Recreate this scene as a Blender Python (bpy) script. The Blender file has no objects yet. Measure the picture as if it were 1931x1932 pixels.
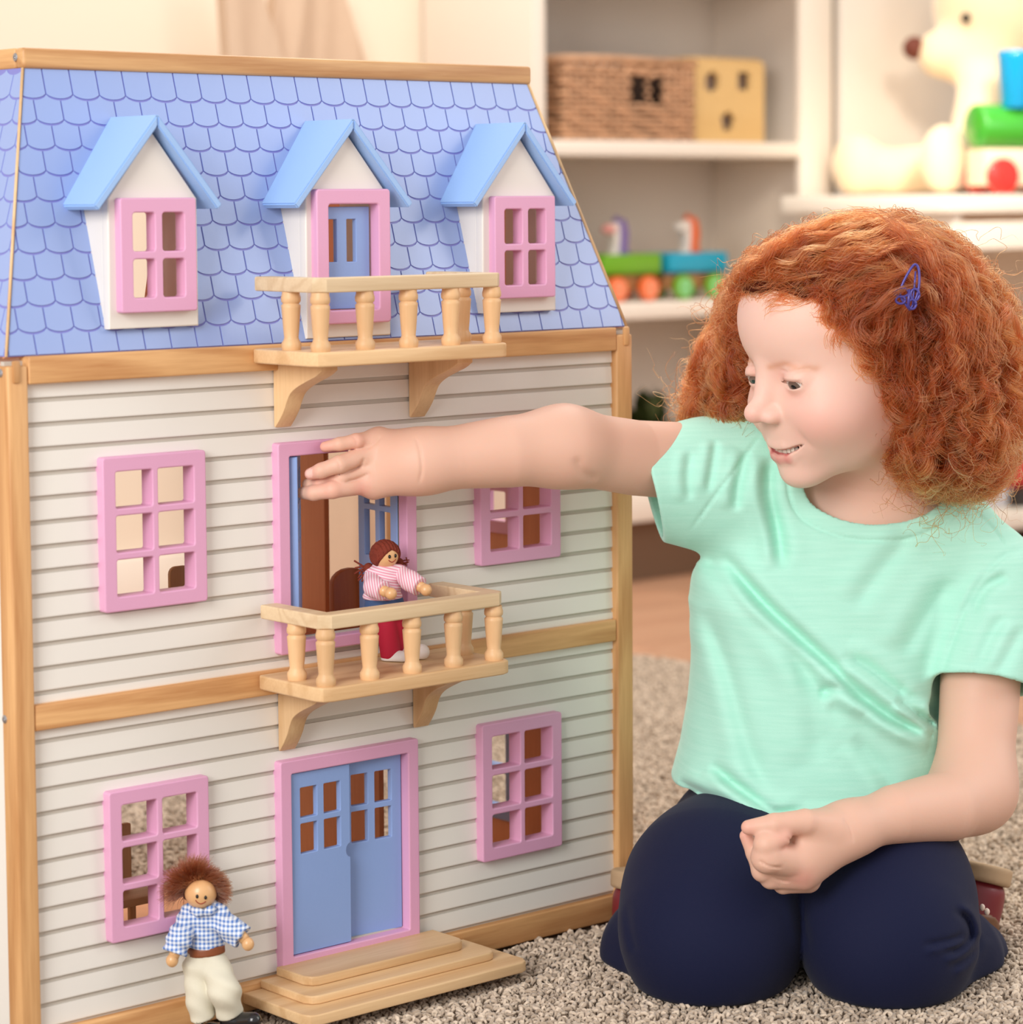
import bpy, bmesh, math, random
import numpy as np
from mathutils import Vector, Matrix
random.seed(7)
rng = np.random.default_rng(7)
SC = bpy.context.scene
COL = SC.collection

# ------------------------------------------------------------------ camera
CAM_C = np.array([-0.9456, -1.6179, 0.6081])
YAW, PIT, ROL, FPX, PPY = -0.718, -0.0794, -0.0069, 5010.35, 780.0
_cy, _sy, _cp, _sp = math.cos(YAW), math.sin(YAW), math.cos(PIT), math.sin(PIT)
CF = np.array([-_sy*_cp, _cy*_cp, _sp])
_r = np.array([_cy, _sy, 0.0]); _u = np.cross(_r, CF)
CR = math.cos(ROL)*_r + math.sin(ROL)*_u
CU = -math.sin(ROL)*_r + math.cos(ROL)*_u
cam = bpy.data.cameras.new('camera'); camo = bpy.data.objects.new('camera', cam); COL.objects.link(camo)
camo.matrix_world = Matrix(((CR[0], CU[0], -CF[0], CAM_C[0]), (CR[1], CU[1], -CF[1], CAM_C[1]), (CR[2], CU[2], -CF[2], CAM_C[2]), (0, 0, 0, 1)))
cam.sensor_fit = 'HORIZONTAL'; cam.sensor_width = 36.0
cam.lens = 36.0*FPX/1931.0
cam.shift_y = (PPY-966.0)/1931.0
cam.clip_start = 0.05; cam.clip_end = 50
cam.dof.use_dof = True; cam.dof.focus_distance = 2.05; cam.dof.aperture_fstop = 6.3
SC.camera = camo

def ray(px, py): return CF + CR*((px-965.5)/FPX) - CU*((py-PPY)/FPX)
def atd(px, py, D): return CAM_C + ray(px, py)*D              # point at a depth along the view axis
def ony(px, py, Y): d = ray(px, py); return CAM_C + d*((Y-CAM_C[1])/d[1])
def onz(px, py, Z): d = ray(px, py); return CAM_C + d*((Z-CAM_C[2])/d[2])
FH = np.array([CF[0], CF[1], 0.0]); FH /= np.linalg.norm(FH)   # level axes of the view
RH = np.array([FH[1], -FH[0], 0.0])
UP = np.array([0.0, 0.0, 1.0])

# ------------------------------------------------------------------ world, lights, exposure
SC.view_settings.view_transform = 'Standard'; SC.view_settings.look = 'None'
SC.view_settings.gamma = 1.0; SC.view_settings.use_curve_mapping = False
SC.view_settings.exposure = 0.0
w = bpy.data.worlds.new('world'); SC.world = w; w.use_nodes = True
w.node_tree.nodes['Background'].inputs[0].default_value = (1.0, 0.97, 0.945, 1)
w.node_tree.nodes['Background'].inputs[1].default_value = 0.68
def area(name, loc, target, size, power, col=(1, 1, 1), size_y=None):
    l = bpy.data.lights.new(name, 'AREA'); l.energy = power; l.color = col
    l.shape = 'RECTANGLE'; l.size = size; l.size_y = size_y or size
    o = bpy.data.objects.new(name, l); COL.objects.link(o)
    o.location = loc; d = Vector(target)-Vector(loc)
    o.rotation_euler = d.to_track_quat('-Z', 'Y').to_euler()
    return o
area('softbox_left', (-2.0, -1.1, 1.35), (0.35, -0.05, 0.35), 1.1, 58, (1.0, 0.975, 0.945), 1.3)
area('added_background_fill', (1.35, 0.85, 2.25), (1.45, 0.95, 0.0), 1.3, 36, (1.0, 0.93, 0.84), 1.0)  # added fill that brightens the background, not a known room fixture
area('softbox_right', (1.90, -1.42, 1.30), (0.45, 0.0, 0.50), 0.9, 13, (1.0, 0.97, 0.94), 1.2)
sl = bpy.data.lights.new('lamp_on_toy_unit', 'SPOT'); sl.energy = 62; sl.color = (1.0, 0.90, 0.76); sl.spot_size = math.radians(36); sl.spot_blend = 0.6; sl.shadow_soft_size = 0.12
so = bpy.data.objects.new('lamp_on_toy_unit', sl); COL.objects.link(so); so.location = (1.80, 0.35, 1.22)
so.rotation_euler = (Vector((2.56, 1.16, 0.58))-so.location).to_track_quat('-Z', 'Y').to_euler()
SC.cycles.max_bounces = 8; SC.cycles.transparent_max_bounces = 12
SC.cycles.use_adaptive_sampling = True; SC.cycles.adaptive_threshold = 0.015
SC.cycles.use_denoising = True
SC.cycles.sample_clamp_indirect = 6.0

# ------------------------------------------------------------------ helpers
def srgb(r, g, b):
    f = lambda c: (c/255/12.92) if c/255 <= 0.04045 else ((c/255+0.055)/1.055)**2.4
    return (f(r), f(g), f(b), 1.0)
_mats = {}
def mat(name, col, rough=0.5, spec=0.5, bump=0.0, bscale=300.0, sheen=0.0, sss=0.0, var=0.0, vscale=8.0, coat=0.0, metal=0.0):
    if name in _mats: return _mats[name]
    m = bpy.data.materials.new(name); m.use_nodes = True; _mats[name] = m
    nt = m.node_tree; b = nt.nodes['Principled BSDF']
    b.inputs['Base Color'].default_value = col; b.inputs['Roughness'].default_value = rough
    b.inputs['Specular IOR Level'].default_value = spec; b.inputs['Metallic'].default_value = metal
    if coat: b.inputs['Coat Weight'].default_value = coat; b.inputs['Coat Roughness'].default_value = 0.2
    if sheen: b.inputs['Sheen Weight'].default_value = sheen; b.inputs['Sheen Roughness'].default_value = 0.5
    if sss:
        b.inputs['Subsurface Weight'].default_value = sss; b.inputs['Subsurface Scale'].default_value = 0.006
        b.inputs['Subsurface Radius'].default_value = (1.0, 0.35, 0.2)
    tc = nt.nodes.new('ShaderNodeTexCoord')
    if bump:
        n = nt.nodes.new('ShaderNodeTexNoise'); n.inputs['Scale'].default_value = bscale; n.inputs['Detail'].default_value = 3
        nt.links.new(tc.outputs['Object'], n.inputs['Vector'])
        bp = nt.nodes.new('ShaderNodeBump'); bp.inputs['Strength'].default_value = bump; bp.inputs['Distance'].default_value = 0.002
        nt.links.new(n.outputs['Fac'], bp.inputs['Height']); nt.links.new(bp.outputs['Normal'], b.inputs['Normal'])
    if var:
        n2 = nt.nodes.new('ShaderNodeTexNoise'); n2.inputs['Scale'].default_value = vscale; n2.inputs['Detail'].default_value = 4
        nt.links.new(tc.outputs['Object'], n2.inputs['Vector'])
        mx = nt.nodes.new('ShaderNodeMix'); mx.data_type = 'RGBA'
        mx.inputs[6].default_value = tuple(c*(1-var) for c in col[:3])+(1,); mx.inputs[7].default_value = tuple(min(1, c*(1+var)) for c in col[:3])+(1,)
        nt.links.new(n2.outputs['Fac'], mx.inputs[0]); nt.links.new(mx.outputs[2], b.inputs['Base Color'])
    return m

def wood(name, c1, c2, axis='x', ring=55.0, rough=0.45, stretch=0.06, fine=1.0):
    """pine: rings stretched along one axis of the object's own coordinates, shifted per object"""
    key = name+axis
    if key in _mats: return _mats[key]
    m = bpy.data.materials.new(key); m.use_nodes = True; _mats[key] = m
    nt = m.node_tree; N = nt.nodes.new; L = nt.links.new; b = nt.nodes['Principled BSDF']
    b.inputs['Roughness'].default_value = rough; b.inputs['Specular IOR Level'].default_value = 0.4
    tc = N('ShaderNodeTexCoord'); oi = N('ShaderNodeObjectInfo')
    mp = N('ShaderNodeMapping'); s = [1, 1, 1]; s['xyz'.index(axis)] = stretch; mp.inputs['Scale'].default_value = s
    add = N('ShaderNodeVectorMath'); add.operation = 'ADD'
    sc = N('ShaderNodeVectorMath'); sc.operation = 'SCALE'; sc.inputs[0].default_value = (0.37, 0.53, 0.29); L(oi.outputs['Random'], sc.inputs['Scale'])
    L(tc.outputs['Object'], add.inputs[0]); L(sc.outputs[0], add.inputs[1]); L(add.outputs[0], mp.inputs['Vector'])
    n1 = N('ShaderNodeTexNoise'); n1.inputs['Scale'].default_value = 14; n1.inputs['Detail'].default_value = 2; L(mp.outputs[0], n1.inputs['Vector'])
    wv = N('ShaderNodeMath'); wv.operation = 'MULTIPLY'; wv.inputs[1].default_value = ring; L(n1.outputs['Fac'], wv.inputs[0])
    sn = N('ShaderNodeMath'); sn.operation = 'SINE'; L(wv.outputs[0], sn.inputs[0])
    mr = N('ShaderNodeMapRange'); mr.inputs[1].default_value = -0.2; mr.inputs[2].default_value = 1.0; L(sn.outputs[0], mr.inputs[0])
    n2 = N('ShaderNodeTexNoise'); n2.inputs['Scale'].default_value = 420*fine; n2.inputs['Detail'].default_value = 3; L(mp.outputs[0], n2.inputs['Vector'])
    mm = N('ShaderNodeMath'); mm.operation = 'MULTIPLY_ADD'; mm.inputs[1].default_value = 0.55; L(mr.outputs[0], mm.inputs[0])
    m3 = N('ShaderNodeMath'); m3.operation = 'MULTIPLY_ADD'; m3.inputs[1].default_value = 0.8; m3.inputs[2].default_value = -0.25; L(n2.outputs['Fac'], m3.inputs[0]); L(m3.outputs[0], mm.inputs[2])
    mx = N('ShaderNodeMix'); mx.data_type = 'RGBA'; mx.inputs[6].default_value = c1; mx.inputs[7].default_value = c2; L(mm.outputs[0], mx.inputs[0])
    hs = N('ShaderNodeHueSaturation'); v = N('ShaderNodeMapRange'); v.inputs[3].default_value = 0.90; v.inputs[4].default_value = 1.08; L(oi.outputs['Random'], v.inputs[0]); L(v.outputs[0], hs.inputs['Value'])
    L(mx.outputs[2], hs.inputs['Color']); L(hs.outputs[0], b.inputs['Base Color'])
    bp = N('ShaderNodeBump'); bp.inputs['Strength'].default_value = 0.12; bp.inputs['Distance'].default_value = 0.001; L(n2.outputs['Fac'], bp.inputs['Height']); L(bp.outputs[0], b.inputs['Normal'])
    return m

def link(name, me, m=None, parent=None, smooth=False, loc=None):
    o = bpy.data.objects.new(name, me); COL.objects.link(o)
    if m is not None:
        me.materials.clear(); me.materials.append(m)
    if smooth: me.polygons.foreach_set('use_smooth', [True]*len(me.polygons))
    if loc is not None: o.location = loc
    attach(o, parent)
    return o
WORLD = {}
def attach(o, parent):
    M = Matrix.LocRotScale(o.location, o.rotation_euler, o.scale); WORLD[o.name] = M
    if parent is not None:
        o.parent = parent; o.matrix_parent_inverse = WORLD[parent.name].inverted()
def tag(o, label=None, cat=None, group=None, kind=None):
    if label: o['label'] = label
    if cat: o['category'] = cat
    if group: o['group'] = group
    if kind: o['kind'] = kind
    return o
def empty(name, loc=(0, 0, 0), label=None, cat=None, group=None):
    o = bpy.data.objects.new(name, None); COL.objects.link(o); o.location = loc; o.empty_display_size = 0.02
    WORLD[o.name] = Matrix.Translation(Vector(loc))
    return tag(o, label, cat, group)
def pydata(name, V, F):
    me = bpy.data.meshes.new(name); me.from_pydata([tuple(map(float, v)) for v in V], [], F); me.validate(); return me
def from_bm(name, bm):
    me = bpy.data.meshes.new(name); bm.to_mesh(me); bm.free(); return me
def shade_auto(me, deg=40):
    me.polygons.foreach_set('use_smooth', [True]*len(me.polygons))
    me.set_sharp_from_angle(angle=math.radians(deg))
def bm_box(bm, x0, x1, y0, y1, z0, z1, bev=0.0, seg=2, M=None):
    r = bmesh.ops.create_cube(bm, size=1.0); vs = r['verts']
    for v in vs: v.co = Vector(((x0+x1)/2+v.co.x*(x1-x0), (y0+y1)/2+v.co.y*(y1-y0), (z0+z1)/2+v.co.z*(z1-z0)))
    if M is not None:
        for v in vs: v.co = M @ v.co
    if bev:
        es = list({e for v in vs for e in v.link_edges})
        bmesh.ops.bevel(bm, geom=es, offset=bev, segments=seg, affect='EDGES', profile=0.5)
def box(name, x0, x1, y0, y1, z0, z1, m, parent=None, bev=0.0008, seg=2):
    """box part: object origin at its own corner so that the grain sits in its own coordinates"""
    bm = bmesh.new(); bm_box(bm, 0, x1-x0, 0, y1-y0, 0, z1-z0, bev, seg)
    me = from_bm(name, bm)
    if bev: shade_auto(me)
    return link(name, me, m, parent, loc=(x0, y0, z0))
def rrect(x0, x1, z0, z1, r=0.0, n=4):
    if r <= 0: return [(x0, z0), (x1, z0), (x1, z1), (x0, z1)]
    P = []
    for cx, cz, a0 in ((x1-r, z0+r, -90), (x1-r, z1-r, 0), (x0+r, z1-r, 90), (x0+r, z0+r, 180)):
        for i in range(n+1):
            a = math.radians(a0+90*i/n); P.append((cx+r*math.cos(a), cz+r*math.sin(a)))
    return P
def plate_mesh(name, loops, thick, bev=0.0008, res=2):
    """flat plate with holes: outline loops in (x, z), thickness along y from 0 to thick, rounded edges"""
    cu = bpy.data.curves.new(name, 'CURVE'); cu.dimensions = '2D'; cu.fill_mode = 'BOTH'
    for lp in loops:
        sp = cu.splines.new('POLY'); sp.points.add(len(lp)-1); sp.use_cyclic_u = True
        for p, (x, z) in zip(sp.points, lp): p.co = (x, z, 0, 1)
    cu.extrude = max(thick/2-bev, 1e-5); cu.bevel_depth = bev; cu.bevel_resolution = res; cu.offset = -bev
    o = bpy.data.objects.new(name, cu); COL.objects.link(o)
    dg = bpy.context.evaluated_depsgraph_get()
    me = bpy.data.meshes.new_from_object(o.evaluated_get(dg)); me.name = name
    bpy.data.objects.remove(o); bpy.data.curves.remove(cu)
    me.transform(Matrix(((1, 0, 0, 0), (0, 0, -1, thick/2), (0, 1, 0, 0), (0, 0, 0, 1))))
    shade_auto(me, 35)
    return me
def plate(name, loops, y0, thick, m, parent=None, bev=0.0008, res=2, org=None):
    if org is None: org = loops[0][0]
    L2 = [[(x-org[0], z-org[1]) for x, z in lp] for lp in loops]
    return link(name, plate_mesh(name, L2, thick, bev, res), m, parent, loc=(org[0], y0, org[1]))
def lathe_mesh(name, prof, n=24):
    """prof: (r, z) from bottom to top"""
    V, F = [], []
    for r, z in prof:
        for i in range(n): a = 2*math.pi*i/n; V.append((r*math.cos(a), r*math.sin(a), z))
    k = len(prof)
    for j in range(k-1):
        for i in range(n): F.append((j*n+i, j*n+(i+1) % n, (j+1)*n+(i+1) % n, (j+1)*n+i))
    F.append(tuple(range(n))[::-1]); F.append(tuple((k-1)*n+i for i in range(n)))
    me = pydata(name, V, F); shade_auto(me, 50); return me
def tube_mesh(name, pts, r, n=8, cap=True):
    pts = [np.array(p, float) for p in pts]; rs = r if hasattr(r, '__len__') else [r]*len(pts)
    V, F = [], []; up = np.array([0.13, 0.21, 1.0])
    for i, p in enumerate(pts):
        t = pts[min(i+1, len(pts)-1)]-pts[max(i-1, 0)]; t = t/(np.linalg.norm(t)+1e-12)
        a = np.cross(t, up); 
        if np.linalg.norm(a) < 1e-3: a = np.cross(t, [1, 0, 0])
        a /= np.linalg.norm(a); b = np.cross(t, a)
        for k in range(n): th = 2*math.pi*k/n; V.append(p+rs[i]*(a*math.cos(th)+b*math.sin(th)))
    for i in range(len(pts)-1):
        for k in range(n): F.append((i*n+k, i*n+(k+1) % n, (i+1)*n+(k+1) % n, (i+1)*n+k))
    if cap: F.append(tuple(range(n))[::-1]); F.append(tuple((len(pts)-1)*n+k for k in range(n)))
    me = pydata(name, V, F); me.polygons.foreach_set('use_smooth', [True]*len(me.polygons)); return me
def ellipsoid_mesh(name, c, r, M=None, seg=20, rings=12):
    bm = bmesh.new(); bmesh.ops.create_uvsphere(bm, u_segments=seg, v_segments=rings, radius=1.0)
    for v in bm.verts:
        p = Vector((v.co.x*r[0], v.co.y*r[1], v.co.z*r[2]))
        if M is not None: p = M @ p
        v.co = p+Vector(c)
    me = from_bm(name, bm); me.polygons.foreach_set('use_smooth', [True]*len(me.polygons)); return me
# ------------------------------------------------------------------ implicit surfaces (numpy) for soft bodies
def nrm(v): v = np.asarray(v, float); return v/(np.linalg.norm(v)+1e-12)
def s_sphere(c, r): c = np.asarray(c, float); return lambda P: np.linalg.norm(P-c, axis=1)-r
def s_ell(c, r, M=None):
    c = np.asarray(c, float); r = np.asarray(r, float); M = None if M is None else np.asarray(M, float)   # rows of M: the ellipsoid's axes
    def f(P):
        Q = P-c
        if M is not None: Q = Q @ M.T
        k0 = np.linalg.norm(Q/r, axis=1); k1 = np.linalg.norm(Q/(r*r), axis=1)
        return k0*(k0-1)/(k1+1e-9)
    return f
def s_cap(a, b, ra, rb, flat=None, fk=1.0):
    """tapered capsule; flat = direction in which it is squashed by fk"""
    a = np.asarray(a, float); b = np.asarray(b, float)
    def f(P):
        A, B, Q = a, b, P
        if flat is not None:
            n = nrm(flat); Q = P+np.outer((P-a) @ n, n)*(1/fk-1); B = b+n*((b-a) @ n)*(1/fk-1)
        ba = B-A; pa = Q-A; h = np.clip((pa @ ba)/(ba @ ba+1e-12), 0, 1)
        return np.linalg.norm(pa-np.outer(h, ba), axis=1)-(ra+(rb-ra)*h)
    return f
def s_chain(pts, rs, k=0.0, flat=None, fk=1.0):
    fs = [s_cap(pts[i], pts[i+1], rs[i], rs[i+1], flat, fk) for i in range(len(pts)-1)]
    return s_union(fs, k) if k else s_union(fs, 1e-5)
def smin(a, b, k):
    h = np.maximum(k-np.abs(a-b), 0)/k; return np.minimum(a, b)-h*h*k*0.25
def smax(a, b, k): return -smin(-a, -b, k)
def s_union(fs, k):
    def f(P):
        d = fs[0](P)
        for g in fs[1:]: d = smin(d, g(P), k)
        return d
    return f
def s_sub(f, g, k): return lambda P: smax(f(P), -g(P), k)
def s_int(f, g, k): return lambda P: smax(f(P), g(P), k)
def s_plane(p, n): p = np.asarray(p, float); n = nrm(n); return lambda P: (P-p) @ n
def s_loft(secs, k=1.0):
    """body of elliptical sections: (centre, axis_u * half width, axis_v * half depth, exponent) interpolated along their polyline"""
    C = np.array([s[0] for s in secs], float); T = np.gradient(C, axis=0); T /= np.linalg.norm(T, axis=1)[:, None]
    return C
def seg_dist(P, a, b):
    ba = b-a; pa = P-a; h = np.clip((pa @ ba)/(ba @ ba+1e-12), 0, 1)
    return np.linalg.norm(pa-np.outer(h, ba), axis=1), h
def spline(pts, n=24):
    """Catmull-Rom through points"""
    p = np.array(pts, float); p = np.vstack([2*p[0]-p[1], p, 2*p[-1]-p[-2]]); out = []
    for i in range(1, len(p)-2):
        for t in np.linspace(0, 1, n, endpoint=False):
            a, b, c, d = p[i-1], p[i], p[i+1], p[i+2]
            out.append(0.5*((2*b)+(-a+c)*t+(2*a-5*b+4*c-d)*t*t+(-a+3*b-3*c+d)*t**3))
    out.append(p[-2]); return np.array(out)
def sdf_mesh(name, f, lo, hi, h, slack=1.35, project=2, relax=1):
    lo = np.asarray(lo, float); n = np.ceil((np.asarray(hi, float)-lo)/h).astype(int)+1
    b = 6; nb = -(-n//b); n = nb*b
    bc = [lo[i]+(np.arange(nb[i])+0.5)*b*h for i in range(3)]
    G = np.stack(np.meshgrid(*bc, indexing='ij'), -1).reshape(-1, 3)
    d = f(G).reshape(nb); act = np.abs(d) < (b*h*0.866*slack+2*h)
    D = np.repeat(np.repeat(np.repeat(np.sign(d).astype(np.float32)*9, b, 0), b, 1), b, 2)
    idx = np.argwhere(act); o = np.stack(np.meshgrid(*[np.arange(b)]*3, indexing='ij'), -1).reshape(-1, 3)
    for s in range(0, len(idx), 600):
        I = (idx[s:s+600, None, :]*b+o[None]).reshape(-1, 3)
        D[I[:, 0], I[:, 1], I[:, 2]] = f(lo+I*h)
    ins = D < 0
    c = [ins[i:n[0]-1+i, j:n[1]-1+j, k:n[2]-1+k] for i in (0, 1) for j in (0, 1) for k in (0, 1)]
    cnt = sum(x.astype(np.int8) for x in c); cell = (cnt > 0) & (cnt < 8)
    ci = np.argwhere(cell); vid = -np.ones(cell.shape, np.int32); vid[cell] = np.arange(len(ci))
    acc = np.zeros((len(ci), 3)); num = np.zeros(len(ci))
    cor = np.array([(i, j, k) for i in (0, 1) for j in (0, 1) for k in (0, 1)])
    val = np.stack([D[ci[:, 0]+q[0], ci[:, 1]+q[1], ci[:, 2]+q[2]] for q in cor], 1)
    for a in range(8):
        for e in range(a+1, 8):
            if np.abs(cor[a]-cor[e]).sum() != 1: continue
            va, ve = val[:, a], val[:, e]; m = (va < 0) != (ve < 0); t = np.where(m, va/(va-ve+1e-20), 0)
            acc += np.where(m[:, None], cor[a]+(cor[e]-cor[a])*t[:, None], 0); num += m
    V = lo+(ci+acc/num[:, None])*h
    F = []
    for ax in range(3):
        u, w_ = (ax+1) % 3, (ax+2) % 3
        sl0 = [slice(0, n[i]) for i in range(3)]; sl1 = list(sl0); sl0[ax] = slice(0, n[ax]-1); sl1[ax] = slice(1, n[ax])
        A, B = ins[tuple(sl0)], ins[tuple(sl1)]; E = np.argwhere(A != B)
        E = E[(E[:, u] > 0) & (E[:, w_] > 0) & (E[:, u] < n[u]-1) & (E[:, w_] < n[w_]-1)]
        if not len(E): continue
        def at(du, dw):
            q = E.copy(); q[:, u] += du; q[:, w_] += dw; return vid[q[:, 0], q[:, 1], q[:, 2]]
        quad = np.stack([at(-1, -1), at(0, -1), at(0, 0), at(-1, 0)], 1)
        neg = ~A[E[:, 0], E[:, 1], E[:, 2]]
        quad[neg] = quad[neg][:, ::-1]; F.append(quad)
    F = np.concatenate(F); F = F[(F >= 0).all(1)]
    if relax:
        for _ in range(relax):
            S = np.zeros_like(V); K = np.zeros(len(V))
            for i, j in ((0, 1), (1, 2), (2, 3), (3, 0)):
                np.add.at(S, F[:, i], V[F[:, j]]); np.add.at(K, F[:, i], 1); np.add.at(S, F[:, j], V[F[:, i]]); np.add.at(K, F[:, j], 1)
            V = 0.5*V+0.5*S/np.maximum(K, 1)[:, None]
    e = h*0.3
    for _ in range(project):
        d0 = f(V); g = np.stack([(f(V+np.eye(3)[i]*e)-f(V-np.eye(3)[i]*e))/(2*e) for i in range(3)], 1)
        gl = np.maximum((g*g).sum(1), 0.2)
        V = V-np.clip(d0, -h, h)[:, None]*g/gl[:, None]
    me = bpy.data.meshes.new(name); me.vertices.add(len(V)); me.vertices.foreach_set('co', V.astype(np.float32).ravel())
    me.loops.add(F.size); me.loops.foreach_set('vertex_index', F.astype(np.int32).ravel())
    me.polygons.add(len(F)); me.polygons.foreach_set('loop_start', np.arange(0, F.size, 4, dtype=np.int32))
    me.update(calc_edges=True); me.validate()
    me.polygons.foreach_set('use_smooth', [True]*len(me.polygons))
    return me
def join_meshes(name, mes):
    bm = bmesh.new()
    for m in mes: bm.from_mesh(m)
    for m in mes: bpy.data.meshes.remove(m)
    me = from_bm(name, bm); me.polygons.foreach_set('use_smooth', [True]*len(me.polygons)); return me
# ------------------------------------------------------------------ room shell
WALLP = mat('wall_paint', srgb(232, 216, 196), 0.8, var=0.02, vscale=2)
FLOORW = wood('floor_boards_', srgb(196, 152, 122), srgb(178, 132, 104), 'x', ring=30)
def plank_floor():
    f = empty('floor', (1.5, 0.8, -0.012)); tag(f, kind='structure')
    for j in range(24):
        y = -1.9+j*0.16; x = -1.2-0.5*(j % 3)
        while x < 4.4:
            L = 1.4; box('floor_board', max(x, -1.2), min(x+L, 4.4)-0.0015, y, y+0.1585, -0.027, -0.012, FLOORW, f, 0.0008, 1); x += L
plank_floor()
tag(box('wall_back', -1.6, 4.6, 1.72, 1.80, -0.012, 2.4, WALLP, None, 0), kind='structure')
tag(box('baseboard_back', -1.6, 1.78, 1.705, 1.7195, -0.012, 0.085, mat('white_trim', srgb(238, 228, 215), 0.5), None, 0.003), kind='structure')
# ------------------------------------------------------------------ dollhouse
PINE = lambda ax: wood('pine_', srgb(222, 174, 120), srgb(182, 126, 76), ax)
PALE = lambda ax: wood('pale_pine_', srgb(230, 194, 148), srgb(206, 164, 116), ax, ring=40)
PLY = lambda ax: wood('ply_', srgb(235, 210, 172), srgb(216, 186, 146), ax, ring=90)
TURN = lambda ax: wood('turned_', srgb(228, 188, 142), srgb(214, 170, 122), ax, ring=24)
PINK = mat('pink_paint', srgb(224, 166, 200), 0.42, bump=0.05, bscale=500)
BLUE = mat('blue_paint', srgb(138, 166, 220), 0.42, bump=0.06, bscale=400)
SKYB = mat('dormer_blue_paint', srgb(156, 192, 240), 0.45, bump=0.05, bscale=400)
WHITEP = mat('white_paint', srgb(232, 226, 218), 0.45)
SIDING = mat('siding_print', srgb(234, 230, 223), 0.5)
SIDGAP = mat('siding_shadow_print', srgb(198, 190, 179), 0.6)
INNER = wood('inner_board_', srgb(226, 158, 110), srgb(208, 138, 92), 'z', ring=20)
TILE = mat('shingle_print', srgb(146, 168, 220), 0.30, bump=0.10, bscale=70, coat=0.35)
TILEGAP = mat('shingle_outline', srgb(126, 128, 200), 0.4)
STEEL = mat('zinc_screw', srgb(190, 190, 195), 0.3, metal=1.0)

house = empty('dollhouse', (0.297, 0.15, 0.0), 'tall wooden dollhouse with blue shingle roof, white plank siding and pink windows', 'dollhouse')
# frame: posts and rails
for x0, x1 in ((-0.002, 0.0143), (0.5782, 0.5962)):
    for y0, y1 in ((-0.008, 0.010), (0.290, 0.306)):
        box('corner_post', x0, x1, y0, y1, 0.0, 0.497, PINE('z'), house, 0.0018, 3)
for n, y0, y1, z0, z1, ax in (('eave_rail', -0.0085, 0.005, 0.4838, 0.5033, 'x'), ('middle_rail', -0.007, 0.004, 0.2388, 0.2573, 'x'), ('base_rail', -0.007, 0.004, 0.0, 0.0215, 'x')):
    box(n, 0.0148, 0.5777, y0, y1, z0, z1, PINE('x'), house, 0.0014, 3)
# pegged joints at the post tops
for px, py in ((30, 702), (1182, 634)):
    p = ony(px, py, -0.0085)
    box('joint_peg', p[0]-0.0025, p[0]+0.0035, -0.0098, -0.006, p[2]-0.008, p[2]+0.008, PINE('z'), house, 0.0015)
# front board (the gaps between the planks show it), floors, sides
WIN = [(0.0728, 0.1615, 0.3167, 0.4285), (0.0728, 0.1595, 0.0757, 0.1866), (0.4260, 0.5130, 0.3167, 0.4285), (0.4260, 0.5128, 0.0748, 0.1876)]
DOOR = [(0.2270, 0.3605, 0.2680, 0.4288), (0.2250, 0.3598, 0.0250, 0.1866)]
B = 0.0105
holes = [rrect(a+B, b-B, c+B, d-B) for a, b, c, d in WIN+DOOR]
plate('front_board', [rrect(0.0, 0.594, 0.001, 0.500)]+holes, 0.0002, 0.005, SIDGAP, house, 0.0003, 1)
S, Z0 = 0.0173, 0.4738
def plank_mesh(xs, zs, solid):
    """lap plank in cells: lower edge proud, upper edge thin, holes where a window cuts in"""
    H = zs[-1]; fy = lambda z: -0.0017+0.0010*z/S if z > 0.0007 else -0.0015
    V, F, ix = [], [], {}
    def vid(i, j, bk):
        if (i, j, bk) not in ix: ix[(i, j, bk)] = len(V); V.append((xs[i], 0.0 if bk else fy(zs[j]), zs[j]))
        return ix[(i, j, bk)]
    ok = lambda i, j: 0 <= i < len(xs)-1 and 0 <= j < len(zs)-1 and solid[i][j]
    for i in range(len(xs)-1):
        for j in range(len(zs)-1):
            if not ok(i, j): continue
            F.append((vid(i, j, 0), vid(i+1, j, 0), vid(i+1, j+1, 0), vid(i, j+1, 0)))
            for di, dj, p, q in ((-1, 0, (i, j+1), (i, j)), (1, 0, (i+1, j), (i+1, j+1)), (0, -1, (i, j), (i+1, j)), (0, 1, (i+1, j+1), (i, j+1))):
                if not ok(i+di, j+dj): F.append((vid(*q, 0), vid(*p, 0), vid(*p, 1), vid(*q, 1)))
    return pydata('plank', V, F)
SKIP = 0.0035
for k in range(-2, 28):
    zt = Z0-S*k-SKIP; zb = Z0-S*(k+1)          # visible plank between two printed lines
    zt = min(zt, 0.4838); zb = max(zb, 0.0215)
    a, b = 0.2388, 0.2573
    if zb >= a-0.001 and zt <= b+0.001: continue
    if a < zb < b: zb = b
    elif a < zt < b: zt = a
    if zt-zb < 0.002: continue
    hl = [(a+B*0.5, b-B*0.5, c+B*0.5, d-B*0.5) for a, b, c, d in WIN+DOOR if c+B*0.5 < zt and d-B*0.5 > zb]
    xs = sorted({0.0143, 0.5785} | {v for h in hl for v in h[:2]})
    zs = sorted({zb, zt, *([zb+0.0008] if zt-zb > 0.004 else [])} | {v for h in hl for v in h[2:] if zb+0.0012 < v < zt-0.0006})
    sol = [[not any(h[0] < (xs[i]+xs[i+1])/2 < h[1] and h[2] < (zs[j]+zs[j+1])/2 < h[3] for h in hl) for j in range(len(zs)-1)] for i in range(len(xs)-1)]
    # columns that are solid over the full height end a piece only where the whole height is cut away
    i = 0
    while i < len(xs)-1:
        if not any(sol[i]): i += 1; continue
        j = i
        while j < len(xs)-1 and any(sol[j]): j += 1
        link('plank', plank_mesh([x-xs[i] for x in xs[i:j+1]], [z-zb for z in zs], sol[i:j]), SIDING, house, loc=(xs[i], 0.0, zb))
        i = j
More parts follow.
